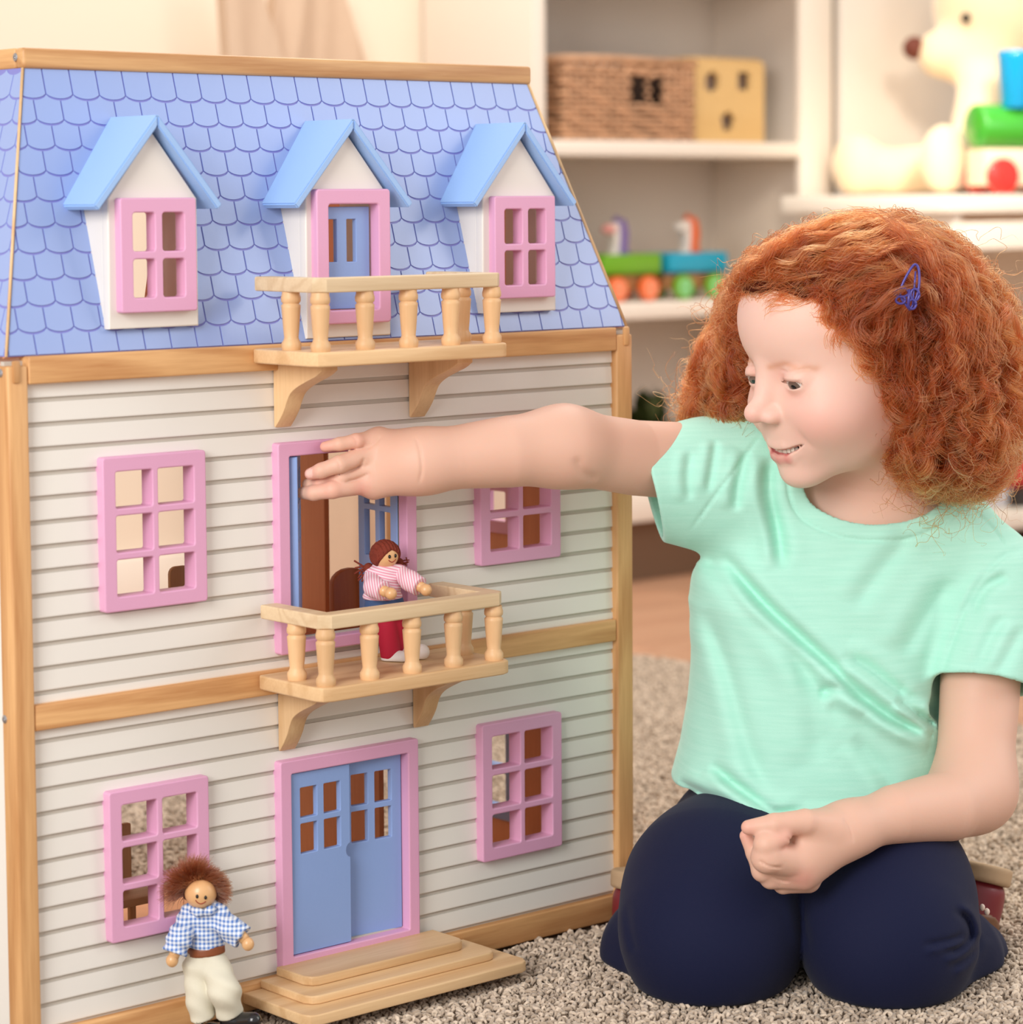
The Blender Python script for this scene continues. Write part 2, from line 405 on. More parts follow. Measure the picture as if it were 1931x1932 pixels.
box('left_side_panel', 0.002, 0.008, 0.010, 0.290, 0.001, 0.497, SIDING, house, 0.0005)
for z in (0.004, 0.2440, 0.4900): box('floor_panel', 0.008, 0.586, 0.0055, 0.296, z, z+0.008, INNER, house, 0.0005)
# right side wall, inside seen through the windows: openings with frames
def side_plate(name, loops, x0, th, m, parent, bev=0.0006):
    org = loops[0][0]
    me = plate_mesh(name, [[(y-org[0], z-org[1]) for y, z in lp] for lp in loops], th, bev)
    me.transform(Matrix.Rotation(math.radians(90), 4, 'Z'))       # (x,z) plane becomes (y,z)
    return link(name, me, m, parent, loc=(x0+th, org[0], org[1]))
sw = [(0.124, 0.212, 0.3167, 0.4285), (0.126, 0.222, 0.060, 0.1866)]
side_plate('right_side_panel', [rrect(0.010, 0.292, 0.001, 0.497)]+[rrect(a+B, b-B, c+B, d-B) for a, b, c, d in sw], 0.582, 0.005, INNER, house)
def panes(a, b, c, d, nx, nz, B=0.0108, mx=0.0050, mz=0.0052, r=0.0016):
    L = []
    wv = (b-a-2*B-(nx-1)*mx)/nx; hv = (d-c-2*B-(nz-1)*mz)/nz
    for i in range(nx):
        for j in range(nz):
            x = a+B+i*(wv+mx); z = c+B+j*(hv+mz); L.append(rrect(x, x+wv, z, z+hv, r, 3))
    return L
side_plate('window_frame', [rrect(*sw[0], 0.002)]+panes(*sw[0], 2, 3), 0.577, 0.014, PINK, house)
side_plate('door_frame', [rrect(*sw[1], 0.002)]+panes(*sw[1], 2, 3), 0.577, 0.014, BLUE, house)
# inner partitions
def part_wall(x, y0, y1, z0, z1, slope=0.0):
    lp = [(y0, z0), (y1, z0), (y1-slope, z1), (y0, z1)]
    side_plate('partition_panel', [lp], x, 0.005, INNER, house)
part_wall(0.390, 0.150, 0.262, 0.2525, 0.489); part_wall(0.205, 0.200, 0.250, 0.2525, 0.489)
part_wall(0.390, 0.080, 0.270, 0.0125, 0.2435); 
part_wall(0.400, 0.075, 0.200, 0.4985, 0.690, 0.06); part_wall(0.215, 0.060, 0.160, 0.4985, 0.650, 0.04)
# window frames
for a, b, c, d in WIN:
    plate('window_frame', [rrect(a, b, c, d, 0.0025)]+panes(a, b, c, d, 2, 3), -0.0092, 0.0150, PINK, house, 0.0011, 3)
# door frames and leaves
def leaf_loops(w, h, nx, nz, zlo, notch=0):
    out = rrect(0, w, 0, h, 0.0012, 2)
    if notch:   # finger notch half way up on one side
        r, zc, xe = 0.0055, h*0.56-0.006, (w if notch > 0 else 0.0)
        arc = [(xe-notch*r*0.75*math.cos(math.radians(a)), zc+r*math.sin(math.radians(a))) for a in range(-90, 91, 30)]
        if notch > 0:
            i = next(i for i, p in enumerate(out) if p[0] > w-1e-6 and p[1] > h/2); out = out[:i]+arc+out[i:]
        else:
            i = next(i for i, p in enumerate(out) if p[0] < 1e-6 and p[1] < h/2); out = out[:i]+arc[::-1]+out[i:]
    bx, mx, mz, top = w*0.165, w*0.115, 0.0045, h*0.085
    wv = (w-2*bx-(nx-1)*mx)/nx; hv = (h-top-zlo-(nz-1)*mz)/nz
    return [out]+[rrect(bx+i*(wv+mx), bx+i*(wv+mx)+wv, zlo+j*(hv+mz), zlo+j*(hv+mz)+hv, 0.0008, 2) for i in range(nx) for j in range(nz)]
def leaf(parent, hinge, ang, w, h, nx, nz, zlo, flip=False, notch=0, th=0.0055):
    me = plate_mesh('door_leaf', leaf_loops(w, h, nx, nz, zlo, notch), th, 0.0006)
    if flip: me.transform(Matrix.Translation((-w, 0, 0)))
    o = bpy.data.objects.new('door_leaf', me); COL.objects.link(o); me.materials.append(BLUE)
    o.location = hinge; o.rotation_euler = (0, 0, math.radians(ang)); attach(o, parent)
    return o
for i, (a, b, c, d) in enumerate(DOOR):
    f = plate('door_frame', [rrect(a, b, c, d, 0.0025), rrect(a+0.0105, b-0.0105, c+0.0095, d-0.0105, 0.0012)], -0.0092, 0.0150, PINK, house, 0.0011, 3)
    x0, x1, z0, z1 = a+0.0112, b-0.0112, c+0.0100, d-0.0112; wl = (x1-x0)/2
    if i == 0:   # balcony door: both leaves swung inwards
        leaf(f, (x0+0.0068, -0.0086, z0), 51, wl, z1-z0, 2, 2, (z1-z0)*0.52, th=0.0085)
        leaf(f, (x1-0.0005, 0.002, z0), -95, wl, z1-z0, 2, 2, (z1-z0)*0.36, flip=True)
    else:        # front door: left leaf flush, right leaf ajar inwards
        leaf(f, (x0, -0.0060, z0), 0, wl+0.001, z1-z0, 2, 2, (z1-z0)*0.55, notch=1)
        leaf(f, (x1, -0.0005, z0), -5, wl, z1-z0, 2, 2, (z1-z0)*0.53, flip=True)
# ---- mansard roof
RB, RT = (-0.0025, 0.5035), (0.0585, 0.7065)          # (y, z) lower and upper edge of the front slope
SL = math.hypot(RT[0]-RB[0], RT[1]-RB[1]); SA = math.atan2(RT[0]-RB[0], RT[1]-RB[1])
XB, XT = (0.0005, 0.5935), (0.0550, 0.5390)
RM = Matrix(((1, 0, 0, 0), (0, math.cos(SA), math.sin(SA), RB[0]), (0, -math.sin(SA), math.cos(SA), RB[1]), (0, 0, 0, 1)))  # (x, out, v)
DORM = [(0.0840, 0.1605, 0.5195), (0.2590, 0.3400, 0.5060), (0.4345, 0.5130, 0.5195)]
ZE, ZA, YD = 0.6125, 0.6605, -0.0045
vz = lambda z: (z-RB[1])/math.cos(SA)
rl = [(XB[0], 0), (XB[1], 0), (XT[1], SL), (XT[0], SL)]
dh = [rrect(a+0.006, b-0.006, vz(zb+0.012), vz(0.618)) for a, b, zb in DORM]
me = plate_mesh('roof_board', [rl]+dh, 0.002, 0.0003, 1); me.transform(Matrix.Translation((0, 0.0004, 0))); me.transform(RM)
link('roof_board', me, TILEGAP, house)
me = plate_mesh('roof_lining', [rl]+dh, 0.003, 0.0003, 1); me.transform(Matrix.Translation((0, 0.0026, 0))); me.transform(RM)
link('roof_lining', me, INNER, house)
# shingles: each with its own outline, cut at the roof edges
TW, TH, SG, G = 0.0226, 0.01921, 0.0042, 0.00065
def arc(x): return -SG*(math.sqrt(max(0, 1-(2*abs(x)/TW)**2*0.93))-0.264)/0.736
def tile_poly(cx, vb, trim_top):
    hw = TW/2-G; xs = [hw*math.cos(math.pi*i/10) for i in range(11)][::-1]
    low = [(cx+x, vb+arc(x)+G*2.0) for x in xs]
    up = [(cx+x, vb+TH+arc(TW/2-abs(x))-G*0.6) for x in [hw, hw*0.75, hw*0.5, hw*0.2, 0, -hw*0.2, -hw*0.5, -hw*0.75, -hw]]
    return low+up
def clip(P, a, b, c):
    """keep a*x + b*v + c >= 0"""
    out = []
    for i in range(len(P)):
        p, q = P[i], P[(i+1) % len(P)]; dp, dq = a*p[0]+b*p[1]+c, a*q[0]+b*q[1]+c
        if dp >= 0: out.append(p)
        if (dp >= 0) != (dq >= 0): t = dp/(dp-dq); out.append((p[0]+t*(q[0]-p[0]), p[1]+t*(q[1]-p[1])))
    return out
def tile_mesh(P, M, th=0.0004):
    n = len(P); V = [M @ Vector((x, -th, v)) for x, v in P]+[M @ Vector((x, 0.0006, v)) for x, v in P]
    return V, [tuple(range(n))]+[(i, n+i, n+(i+1) % n, (i+1) % n) for i in range(n)]
def roof_clip(P, xb, xt, L):
    s0 = (xt[0]-xb[0])/L; s1 = (xt[1]-xb[1])/L
    for a, b, c in ((0, 1, -0.0006), (0, -1, L), (1, -s0, -xb[0]-0.0012), (-1, s1, xb[1]-0.0012)):
        P = clip(P, a, b, c)
        if len(P) < 3: return []
    return P
R0 = RM.copy(); R0.translation = (0, 0, 0); full = None
for r in range(12):
    vb = SL-0.0195-r*TH; off = 0.0023 if r % 2 else 0.0023+TW/2
    for i in range(-1, 28):
        cx = off+i*TW
        if any(a+0.004 < cx-TW/2 and cx+TW/2 < b-0.004 and vz(zb)+0.006 < vb-SG and vb+TH < vz(0.608) for a, b, zb in DORM): continue   # wholly behind a dormer
        P = tile_poly(cx, vb, r == 0)
        if r == 0: P = [(x, v if v < vb+TH*0.7 else SL) for x, v in P]
        Q = roof_clip(P, XB, XT, SL)
        if len(Q) < 3: continue
        qx = [x for x, v in Q]; qv = [v for x, v in Q]; pieces = [Q]
        for a, b, zb in DORM:                                # cut away what would hang behind a dormer opening
            a, b, v0, v1 = a+0.004, b-0.004, vz(zb)+0.005, vz(0.620)
            if max(qx) > a and min(qx) < b and max(qv) > v0 and min(qv) < v1:
                M_ = clip(clip(Q, 1, 0, -a), -1, 0, b)
                pieces = [q for q in (clip(Q, -1, 0, a), clip(Q, 1, 0, -b), clip(M_, 0, -1, v0) if M_ else [], clip(M_, 0, 1, -v1) if M_ else []) if len(q) > 2 and max(x for x, v in q)-min(x for x, v in q) > 0.0008]
        if pieces != [Q]:
            for q in pieces:
                V, F = tile_mesh([(x-cx, v-vb) for x, v in q], R0); link('shingle', pydata('shingle', V, F), TILE, house, loc=RM @ Vector((cx, 0, vb)))
            continue
        whole = len(Q) == len(P) and r > 0
        p0 = RM @ Vector((cx, 0, vb))
        if whole and full is not None: me = full
        else:
            V, F = tile_mesh([(x-cx, v-vb) for x, v in Q], R0); me = pydata('shingle', V, F)
            if whole: full = me
        link('shingle', me, TILE, house, loc=p0)
# left slope (seen edge-on) with its shingles as one sheet, and the other slopes
LS, LC = (XT[0]-XB[0])/SL, (RT[1]-RB[1])/SL
LM = Matrix(((0, LC, LS, XB[0]-0.0006), (-1, 0, 0, 0), (0, -LS, LC, RB[1]), (0, 0, 0, 1)))
V, F = [], []
for r in range(12):
    vb = SL-0.0195-r*TH
    for i in range(-14, 2):
        P = roof_clip(tile_poly((0.0 if r % 2 else TW/2)+i*TW, vb, False), (-0.302, 0.0025), (-0.245, -0.0580), SL)
        if len(P) >= 3:
            v, f = tile_mesh(P, LM); n = len(V); V += v; F += [tuple(n+q for q in t) for t in f]
tag(link('side_shingles', pydata('side_shingles', V, F), TILE, house), kind='stuff')
YB = 0.300
pv = [(XB[0], RB[0], RB[1]), (XT[0], RT[0], RT[1]), (XT[0], YB-0.06, RT[1]), (XB[0], YB, RB[1]), (XB[0]+0.005, RB[0]+0.005, RB[1]), (XT[0]+0.005, RT[0]+0.004, RT[1]), (XT[0]+0.005, YB-0.06, RT[1]), (XB[0]+0.005, YB, RB[1])]
fc = [(0, 1, 2, 3), (4, 7, 6, 5), (0, 4, 5, 1), (3, 2, 6, 7), (1, 5, 6, 2), (0, 3, 7, 4)]
link('side_roof_board', pydata('side_roof_board', pv, fc), INNER, house)
link('side_roof_sheet', pydata('side_roof_sheet', [(x-0.0006, y, z) for x, y, z in pv[:4]], [(0, 1, 2, 3)]), TILEGAP, house)
link('hip_strip', tube_mesh('hip_strip', [(XB[0]-0.0006, RB[0]-0.0006, RB[1]), (XT[0]-0.0006, RT[0]-0.0006, RT[1])], 0.0011, 8), PALE('z'), house)
link('hip_strip', tube_mesh('hip_strip', [(XB[1]+0.0004, RB[0]-0.0004, RB[1]), (XT[1]+0.0004, RT[0]-0.0004, RT[1])], 0.0014, 8), PALE('z'), house)
link('side_roof_board', pydata('side_roof_board', [(0.594-x, y, z) for x, y, z in pv], [f[::-1] for f in fc]), INNER, house)
box('roof_top_board', 0.060, 0.534, 0.066, 0.238, 0.7066, 0.712, INNER, house, 0.0005)
rt = box('ridge_trim', 0.0535, 0.5415, 0.0555, 0.0670, 0.7062, 0.7212, PINE('x'), house, 0.0028, 3)
box('ridge_trim', 0.0535, 0.0640, 0.0672, 0.240, 0.7062, 0.7212, PINE('y'), house, 0.0022, 3)
box('ridge_trim', 0.5310, 0.5415, 0.0672, 0.240, 0.7062, 0.7212, PINE('y'), house, 0.0022, 3)
# screws in the left faces
def screw(p, nx):
    me = lathe_mesh('screw', [(0.0031, -0.001), (0.0031, 0.0003), (0.0024, 0.0008), (0.0011, 0.0009), (0.0009, 0.0002), (0.0001, 0.0002)], 16)
    o = link('screw', me, STEEL, house, loc=p); o.rotation_euler = (0, math.radians(-90), 0); attach(o, house)
def onx(px, py, X): d = ray(px, py); return CAM_C+d*((X-CAM_C[0])/d[0])
screw(onx(29, 108, 0.0535), -1); screw(onx(9, 1357, -0.002), -1); screw(onx(1, 704, -0.002), -1)
# ---- dormers
def gable(a, b, zb):
    xc = (a+b)/2
    return [(a, zb), (b, zb), (b, ZE), (xc, ZA), (a, ZE)]
for i, (a, b, zb) in enumerate(DORM):
    xc = (a+b)/2
    fx = (xc-0.0325, xc+0.0325, 0.5310, 0.6130) if i != 1 else (xc-0.0355, xc+0.0355, 0.5165, 0.6190)
    me = plate_mesh('dormer', [[(x-xc, z-zb) for x, z in gable(a, b, zb)], [(x-xc, z-zb) for x, z in rrect(fx[0]+0.008, fx[1]-0.008, fx[2]+0.008, fx[3]-0.008)]], 0.009, 0.0012)
    bm = bmesh.new(); bm.from_mesh(me)
    for s in (a+0.0003, b-0.0063): bm_box(bm, s-xc, s+0.006-xc, 0.0084, 0.056, 0.0002, ZE-zb, 0.0006, 1)
    dm = from_bm('dormer', bm); shade_auto(dm, 35)
    d = link('dormer', dm, WHITEP, house, loc=(xc, YD, zb))
    lens = 0.052
    for sgn in (-1, 1):
        tip = Vector((xc+sgn*(0.5*(b-a)+0.0125), 0, ZE-0.0085)); top = Vector((xc, 0, ZA+0.0035))
        u = (tip-top).normalized(); nv = Vector((-u.z*sgn, 0, u.x*sgn))
        if nv.z < 0: nv = -nv
        V = []; t = 0.0058
        for bk_ in (0, 1):
            for q in (tip, top):
                yy = YD-0.0085 if not bk_ else RB[0]+(q.z+0.003-RB[1])*(RT[0]-RB[0])/(RT[1]-RB[1])+0.0045
                V += [Vector((q.x, yy, q.z)), Vector((q.x, yy, q.z))+nv*t]
        V[3].x = xc; V[3].z = top.z+t/abs(nv.z); V[7].x = xc; V[7].z = top.z+t/abs(nv.z)
        bm = bmesh.new(); vs = [bm.verts.new(v) for v in V]
        for f in ((0, 1, 3, 2), (4, 6, 7, 5), (0, 4, 5, 1), (2, 3, 7, 6), (1, 5, 7, 3), (0, 2, 6, 4)): bm.faces.new([vs[k] for k in f])
        bmesh.ops.recalc_face_normals(bm, faces=bm.faces)
        bmesh.ops.bevel(bm, geom=[e for e in bm.edges], offset=0.0011, segments=2, affect='EDGES')
        m_ = from_bm('dormer_roof', bm); shade_auto(m_, 35); link('dormer_roof', m_, SKYB, d)
    if i != 1:
        plate('window_frame', [rrect(*fx, 0.0022)]+panes(*fx, 2, 2, 0.0105, 0.0065, 0.0055, 0.0022), YD-0.0075, 0.0125, PINK, d, 0.0011, 3)
    else:
        plate('door_frame', [rrect(*fx, 0.003), rrect(fx[0]+0.0115, fx[1]-0.0115, fx[2]+0.0105, fx[3]-0.0115, 0.0022)], YD-0.0075, 0.0125, PINK, d, 0.0013, 3)
        lw, lh = fx[1]-fx[0]-0.0245, fx[3]-fx[2]-0.0245
        lf = plate('door_leaf', [rrect(fx[0]+0.0115, fx[0]+0.0105+lw, fx[2]+0.011, fx[2]+0.011+lh, 0.0008)]+[rrect(fx[0]+0.0165+q, fx[0]+0.0255+q, fx[2]+0.047, fx[2]+0.0795, 0.0006) for q in (0, 0.0185)], YD+0.0015, 0.005, BLUE, d, 0.0006)
# ---- balconies
def balcony(xl, xr, zp, hz, tilt_tag):
    pw, yf = 0.0880, -0.0900
    bm = bmesh.new()
    lp = [(x, y) for x, y in rrect(xl, xr, yf, -0.0090, 0.0)]
    lp = [(xl+0.002, -0.009), (xr-0.002, -0.009), (xr, -0.012), (xr, yf+0.010), (xr-0.003, yf+0.003), (xr-0.010, yf), (xl+0.010, yf), (xl+0.003, yf+0.003), (xl, yf+0.010), (xl, -0.012)]
    me = plate_mesh('balcony', [[(x-xl, -(y)) for x, y in lp]], 0.0108, 0.0016, 3)
    me.transform(Matrix.Rotation(math.radians(-90), 4, 'X') @ Matrix.Identity(4))
    # plate lies in (x, z'), z' = -y after the turn
    zs = [v.co.z for v in me.vertices]; ys = [v.co.y for v in me.vertices]
    me.transform(Matrix.Scale(-1, 4, (0, 1, 0))) if sum(ys) > 0 else None
    if sum(ys) > 0: me.flip_normals()
    zs = [v.co.z for v in me.vertices]
    me.transform(Matrix.Translation((0, 0, -max(zs))))
    bal = link('balcony', me, PALE('x'), house, loc=(xl, 0, zp))
    o2, wd = 0.0035, 0.0150
    out = [(xl+o2, -0.0095), (xl+o2, yf+0.010), (xl+o2+0.008, yf+0.003), (xr-o2-0.008, yf+0.003), (xr-o2, yf+0.010), (xr-o2, -0.0095)]
    inn = [(xr-o2-wd, -0.0095), (xr-o2-wd, yf+0.003+wd), (xl+o2+wd, yf+0.003+wd), (xl+o2+wd, -0.0095)]
    me = plate_mesh('handrail', [[(x-xl, -y) for x, y in out+inn]], 0.0108, 0.0014, 3)
    me.transform(Matrix.Rotation(math.radians(-90), 4, 'X'))
    ys = [v.co.y for v in me.vertices]
    if sum(ys) > 0: me.transform(Matrix.Scale(-1, 4, (0, 1, 0))); me.flip_normals()
    me.transform(Matrix.Translation((0, 0, -max(v.co.z for v in me.vertices))))
    link('handrail', me, PLY('x'), bal, loc=(xl, 0, zp+hz))
    h = hz-0.0108; r = 0.0072
    prof = [(r*0.95, 0), (r*1.02, 0.002), (r*1.02, 0.005), (r*0.80, 0.0075), (r*0.74, 0.009), (r*0.82, h*0.35), (r*0.98, h*0.72), (r*1.0, h*0.765), (r*0.86, h*0.79), (r*0.84, h*0.80), (r*1.0, h*0.835), (r*1.02, h*0.90), (r*0.92, h*0.955), (r*0.9, h)]
    bmz = lathe_mesh('baluster', prof, 24)
    xs = [xl+o2+wd/2+i*(xr-xl-2*o2-wd)/4 for i in range(5)]
    for x, y in [(x, yf+0.003+wd/2) for x in xs]+[(xs[0], -0.044), (xs[4], -0.044)]:
        b_ = link('baluster', bmz, TURN('z'), bal, loc=(x, y, zp)); b_.rotation_euler = (0, 0, random.uniform(0, 6)); attach(b_, bal)
    return bal
balm = balcony(0.2050, 0.3895, 0.2560, 0.0530, 'm')
balu = balcony(0.2040, 0.3900, 0.5010, 0.0535, 'u')
# ogee brackets
def bracket(x0, x1, ztop, zlow, dep, parent):
    og = spline([(0, 1.0), (0.10, 0.87), (0.20, 0.67), (0.31, 0.47), (0.42, 0.34), (0.56, 0.265), (0.70, 0.21), (0.85, 0.125), (1.0, 0.02)], 4)
    P = [(dep*(q-0.004)+0.0004, ztop-0.0045-(ztop-0.0045-zlow)*t) for t, q in og]
    lp = [(0.0, ztop), (dep, ztop)]+P+[(0.0, zlow+0.001)]
    th = x1-x0
    me = plate_mesh('bracket', [[(-q, z-ztop) for q, z in lp]], th, 0.0006)
    me.transform(Matrix.Rotation(math.radians(90), 4, 'Z'))
    link('bracket', me, PALE('z'), parent, loc=(x1, -0.0022, ztop))
for x in (0.2285, 0.3600): bracket(x, x+0.0150, 0.2450, 0.1940, 0.0520, balm)
for x in (0.2285, 0.3590): bracket(x, x+0.0150, 0.4900, 0.4405, 0.0600, balu)
# front steps
for hw, yf, z0, z1 in ((0.1085, -0.0900, 0.0075, 0.0160), (0.0920, -0.0700, 0.0160, 0.0226), (0.0770, -0.0500, 0.0226, 0.0298)):
    xc = 0.2970; c = 0.009
    lp = [(-hw, 0.0075), (hw, 0.0075), (hw, -yf-c), (hw-c*0.4, -yf-c*0.25), (hw-c, -yf), (-hw+c, -yf), (-hw+c*0.4, -yf-c*0.25), (-hw, -yf-c)]
    me = plate_mesh('step', [lp], z1-z0-0.0001, 0.0012, 3)
    me.transform(Matrix.Rotation(math.radians(-90), 4, 'X'))
    if sum(v.co.y for v in me.vertices) > 0: me.transform(Matrix.Scale(-1, 4, (0, 1, 0))); me.flip_normals()
    me.transform(Matrix.Translation((0, 0, -max(v.co.z for v in me.vertices))))
    link('step', me, PALE('x'), house, loc=(xc, 0, z1))
# ------------------------------------------------------------------ bookcase and what stands in it
SHELFW = mat('cream_lacquer', srgb(236, 224, 210), 0.5)
SHELFB = mat('bookcase_back', srgb(220, 209, 197), 0.7)
bk = empty('bookcase', (2.12, 1.58, -0.012), 'tall cream bookcase with open shelves against the wall', 'bookcase')
BX0, BX1, BY0, BY1 = 1.783, 2.466, 1.450, 1.715
box('side_panel', BX0, BX0+0.026, BY0, BY1, -0.012, 1.9, SHELFW, bk, 0.0015)
box('side_panel', BX1-0.026, BX1, BY0+0.012, BY1, -0.012, 1.9, SHELFW, bk, 0.0015)
box('stile', BX1-0.078, BX1, BY0, BY0+0.012, -0.012, 1.9, SHELFW, bk, 0.0015)
box('back_panel', BX0+0.026, BX1-0.026, BY1-0.010, BY1-0.002, 0.06, 1.9, SHELFB, bk, 0)
for z0, z1 in ((0.680, 0.7040), (0.4195, 0.4455), (0.092, 0.138), (0.98, 1.004)):
    box('shelf', BX0+0.026, BX1-0.026, BY0+0.002, BY1-0.010, z0, z1, SHELFW, bk, 0.0015)
box('plinth', BX0+0.026, BX1-0.026, BY0+0.05, BY0+0.07, -0.012, 0.092, mat('plinth_shade', srgb(120, 92, 70), 0.7), bk, 0)  # dark brown stands in for the shadow under the bookcase
# wicker basket
WICK = mat('wicker', srgb(198, 152, 116), 0.65, var=0.5, vscale=45)
bsk = empty('wicker_basket', (2.02, 1.56, 0.7042), 'brown wicker basket with two small openings on the upper shelf', 'basket')
bx0, bx1, by0, by1, bz0, bz1 = 1.872, 2.160, 1.478, 1.690, 0.7050, 0.8320
def weave(rows, zz, name):
    V, F = [], []
    path = []
    for (xa, ya), (xb, yb) in (((bx0, by0), (bx1, by0)), ((bx1, by0), (bx1, by1)), ((bx1, by1), (bx0, by1)), ((bx0, by1), (bx0, by0))):
        L = math.hypot(xb-xa, yb-ya); n = max(8, int(L/0.006))
        nx_, ny_ = (yb-ya)/L, -(xb-xa)/L
        for i in range(n): path.append((xa+(xb-xa)*i/n, ya+(yb-ya)*i/n, nx_, ny_, L*i/n, (xa, ya)))
    for r in range(rows):
        z = zz+r*0.0086; ph = r % 2; pts = []
        for x, y, nx_, ny_, s, st in path:
            w_ = 0.0040*math.sin(math.pi*s/0.016+ph*math.pi)
            hole = st == (bx0, by0) and bz0+0.062 < z < bz0+0.100 and (0.150 < s < 0.176 or 0.188 < s < 0.214)
            pts.append(None if hole else (x+nx_*w_, y+ny_*w_, z+0.0012*math.sin(s*90+r*2.1)))
        pts.append(pts[0]); run = []
        for p in pts+[None]:
            if p is None:
                if len(run) > 1:
                    m = tube_mesh('t', run, 0.0036+0.0006*math.sin(r*2.7), 6); o = len(V)
                    V += [tuple(v.co) for v in m.vertices]; F += [tuple(o+i for i in f.vertices) for f in m.polygons]; bpy.data.meshes.remove(m)
                run = []
            else: run.append(p)
    me = pydata(name, V, F); me.polygons.foreach_set('use_smooth', [True]*len(me.polygons))
    return me
tag(link('wicker_strand', weave(14, bz0+0.004, 'wicker_strand'), WICK, bsk), kind='stuff')
for i in range(20):
    x = bx0+0.007+i*0.0144
    if x < bx1 and not (0.150 < x-bx0 < 0.214): link('stake', tube_mesh('stake', [(x, by0, bz0), (x, by0, bz1)], 0.0026, 6), WICK, bsk)
for y in (by0, by1): link('rim', tube_mesh('rim', [(bx0-0.004, y, bz1), (bx0+0.1, y, bz1+0.002), (bx1+0.004, y, bz1)], 0.0062, 8), WICK, bsk)
for x in (bx0, bx1): link('rim', tube_mesh('rim', [(x, by0-0.004, bz1), (x, by1+0.004, bz1)], 0.0062, 8), WICK, bsk)
box('basket_bottom', bx0, bx1, by0, by1, bz0-0.0006, bz0+0.004, WICK, bsk, 0)
box('basket_inner_shade', bx0+0.006, bx1-0.006, by0+0.03, by1-0.006, bz0+0.004, bz1-0.02, mat('basket_dark', srgb(52, 36, 26), 0.9), bsk, 0)  # dark block paints the shade inside the basket, seen through its gaps
# shape sorting box
SORT = wood('light_ply_', srgb(226, 188, 128), srgb(216, 174, 112), 'x', ring=14)
ss = empty('shape_sorter', (2.255, 1.55, 0.7042), 'light wooden shape sorting cube with cut-out holes beside the basket', 'toy')
def ngon(cx, cz, r, n, a0=90): return [(cx+r*math.cos(math.radians(a0+360*i/n)), cz+r*math.sin(math.radians(a0+360*i/n))) for i in range(n)]
c1, c2, c3 = ony(1345, 155, 1.49), ony(1405, 153, 1.49), ony(1375, 229, 1.49)
plate('sorter_face', [rrect(2.172, 2.340, 0.7046, 0.8395, 0.002), ngon(c1[0], c1[2], 0.019, 6), ngon(c2[0], c2[2], 0.021, 4, 45), ngon(c3[0], c3[2], 0.0185, 5)], 1.490, 0.010, SORT, ss, 0.001)
box('sorter_body', 2.172, 2.340, 1.512, 1.632, 0.7046, 0.8395, mat('sorter_inside', srgb(190, 166, 152), 0.8), ss, 0.001)
for x in (2.172, 2.332): box('sorter_side', x, x+0.008, 1.4995, 1.640, 0.7046, 0.8395, SORT, ss, 0.001)
box('sorter_top', 2.172, 2.340, 1.4995, 1.640, 0.8397, 0.8445, SORT, ss, 0.001)
# animal train on the middle shelf
def wheel_car(name, x0, x1, bodyc, wheelc, hubc, label, z=0.4457, Y=1.495):
    t = empty(name, ((x0+x1)/2, Y+0.035, z), label, 'toy train', 'cars of the wooden animal train')
    w = x1-x0
    bm = bmesh.new(); bm_box(bm, x0, x1, Y, Y+0.07, z+0.0435, z+0.048, 0.001); 
    for a, b, c, d in ((x0, x1, Y, Y+0.006), (x0, x1, Y+0.064, Y+0.07), (x0, x0+0.006, Y+0.006, Y+0.064), (x1-0.006, x1, Y+0.006, Y+0.064)): bm_box(bm, a, b, c, d, z+0.044, z+0.077, 0.001)
    me = from_bm('wagon_box', bm); shade_auto(me); link('wagon_box', me, bodyc, t)
    box('chassis', x0+0.006, x1-0.006, Y+0.012, Y+0.058, z+0.018, z+0.0432, wood('chassis_wood_', srgb(196, 140, 92), srgb(170, 116, 74), 'x'), t, 0.002)
    for wx in (x0+w*0.22, x0+w*0.76):
        for yy, s in ((Y, 1), (Y+0.060, 1)):
            me = lathe_mesh('wheel', [(0.0195, 0), (0.0205, 0.002), (0.0205, 0.009), (0.019, 0.011), (0.016, 0.0112), (0.0155, 0.0098), (0.006, 0.0098), (0.0055, 0.013), (0.0001, 0.0135)], 28)
            o = link('wheel', me, wheelc, t, loc=(wx, yy+0.002, z+0.0207)); o.rotation_euler = (math.radians(90), 0, 0); attach(o, t)
            me = lathe_mesh('wheel_face', [(0.0148, 0), (0.0148, 0.0006), (0.0046, 0.0006), (0.0046, 0.0036), (0.0001, 0.0036)], 24)
            o2 = link('wheel_face', me, hubc, o, loc=(wx, yy+0.002-0.0099, z+0.0207)); o2.rotation_euler = (math.radians(90), 0, 0); attach(o2, o)
    return t
GREENP = mat('green_toy_paint', srgb(108, 168, 20), 0.35); TEALP = mat('teal_toy_paint', srgb(20, 158, 190), 0.35)
ORNG = mat('orange_toy_paint', srgb(236, 104, 40), 0.35); ORPALE = mat('pale_orange_paint', srgb(240, 150, 112), 0.4)
GRPALE = mat('pale_green_paint', srgb(136, 206, 140), 0.4); PURP = mat('purple_toy_paint', srgb(124, 100, 168), 0.4)
PKP = mat('pink_toy_paint', srgb(240, 168, 160), 0.4); WHT = mat('white_toy_paint', srgb(240, 232, 222), 0.4)
wheel_car('train_wagon', 1.9700, 2.1010, GREENP, ORNG, ORPALE, 'green train wagon with orange wheels on the middle shelf')
wheel_car('train_wagon', 2.1190, 2.2560, TEALP, GREENP, GRPALE, 'blue train wagon with green wheels, nearest the girl\'s hair')
wheel_car('train_wagon', 1.8200, 1.9480, TEALP, PURP, PKP, 'blue train wagon with purple wheels half hidden by the dollhouse roof')
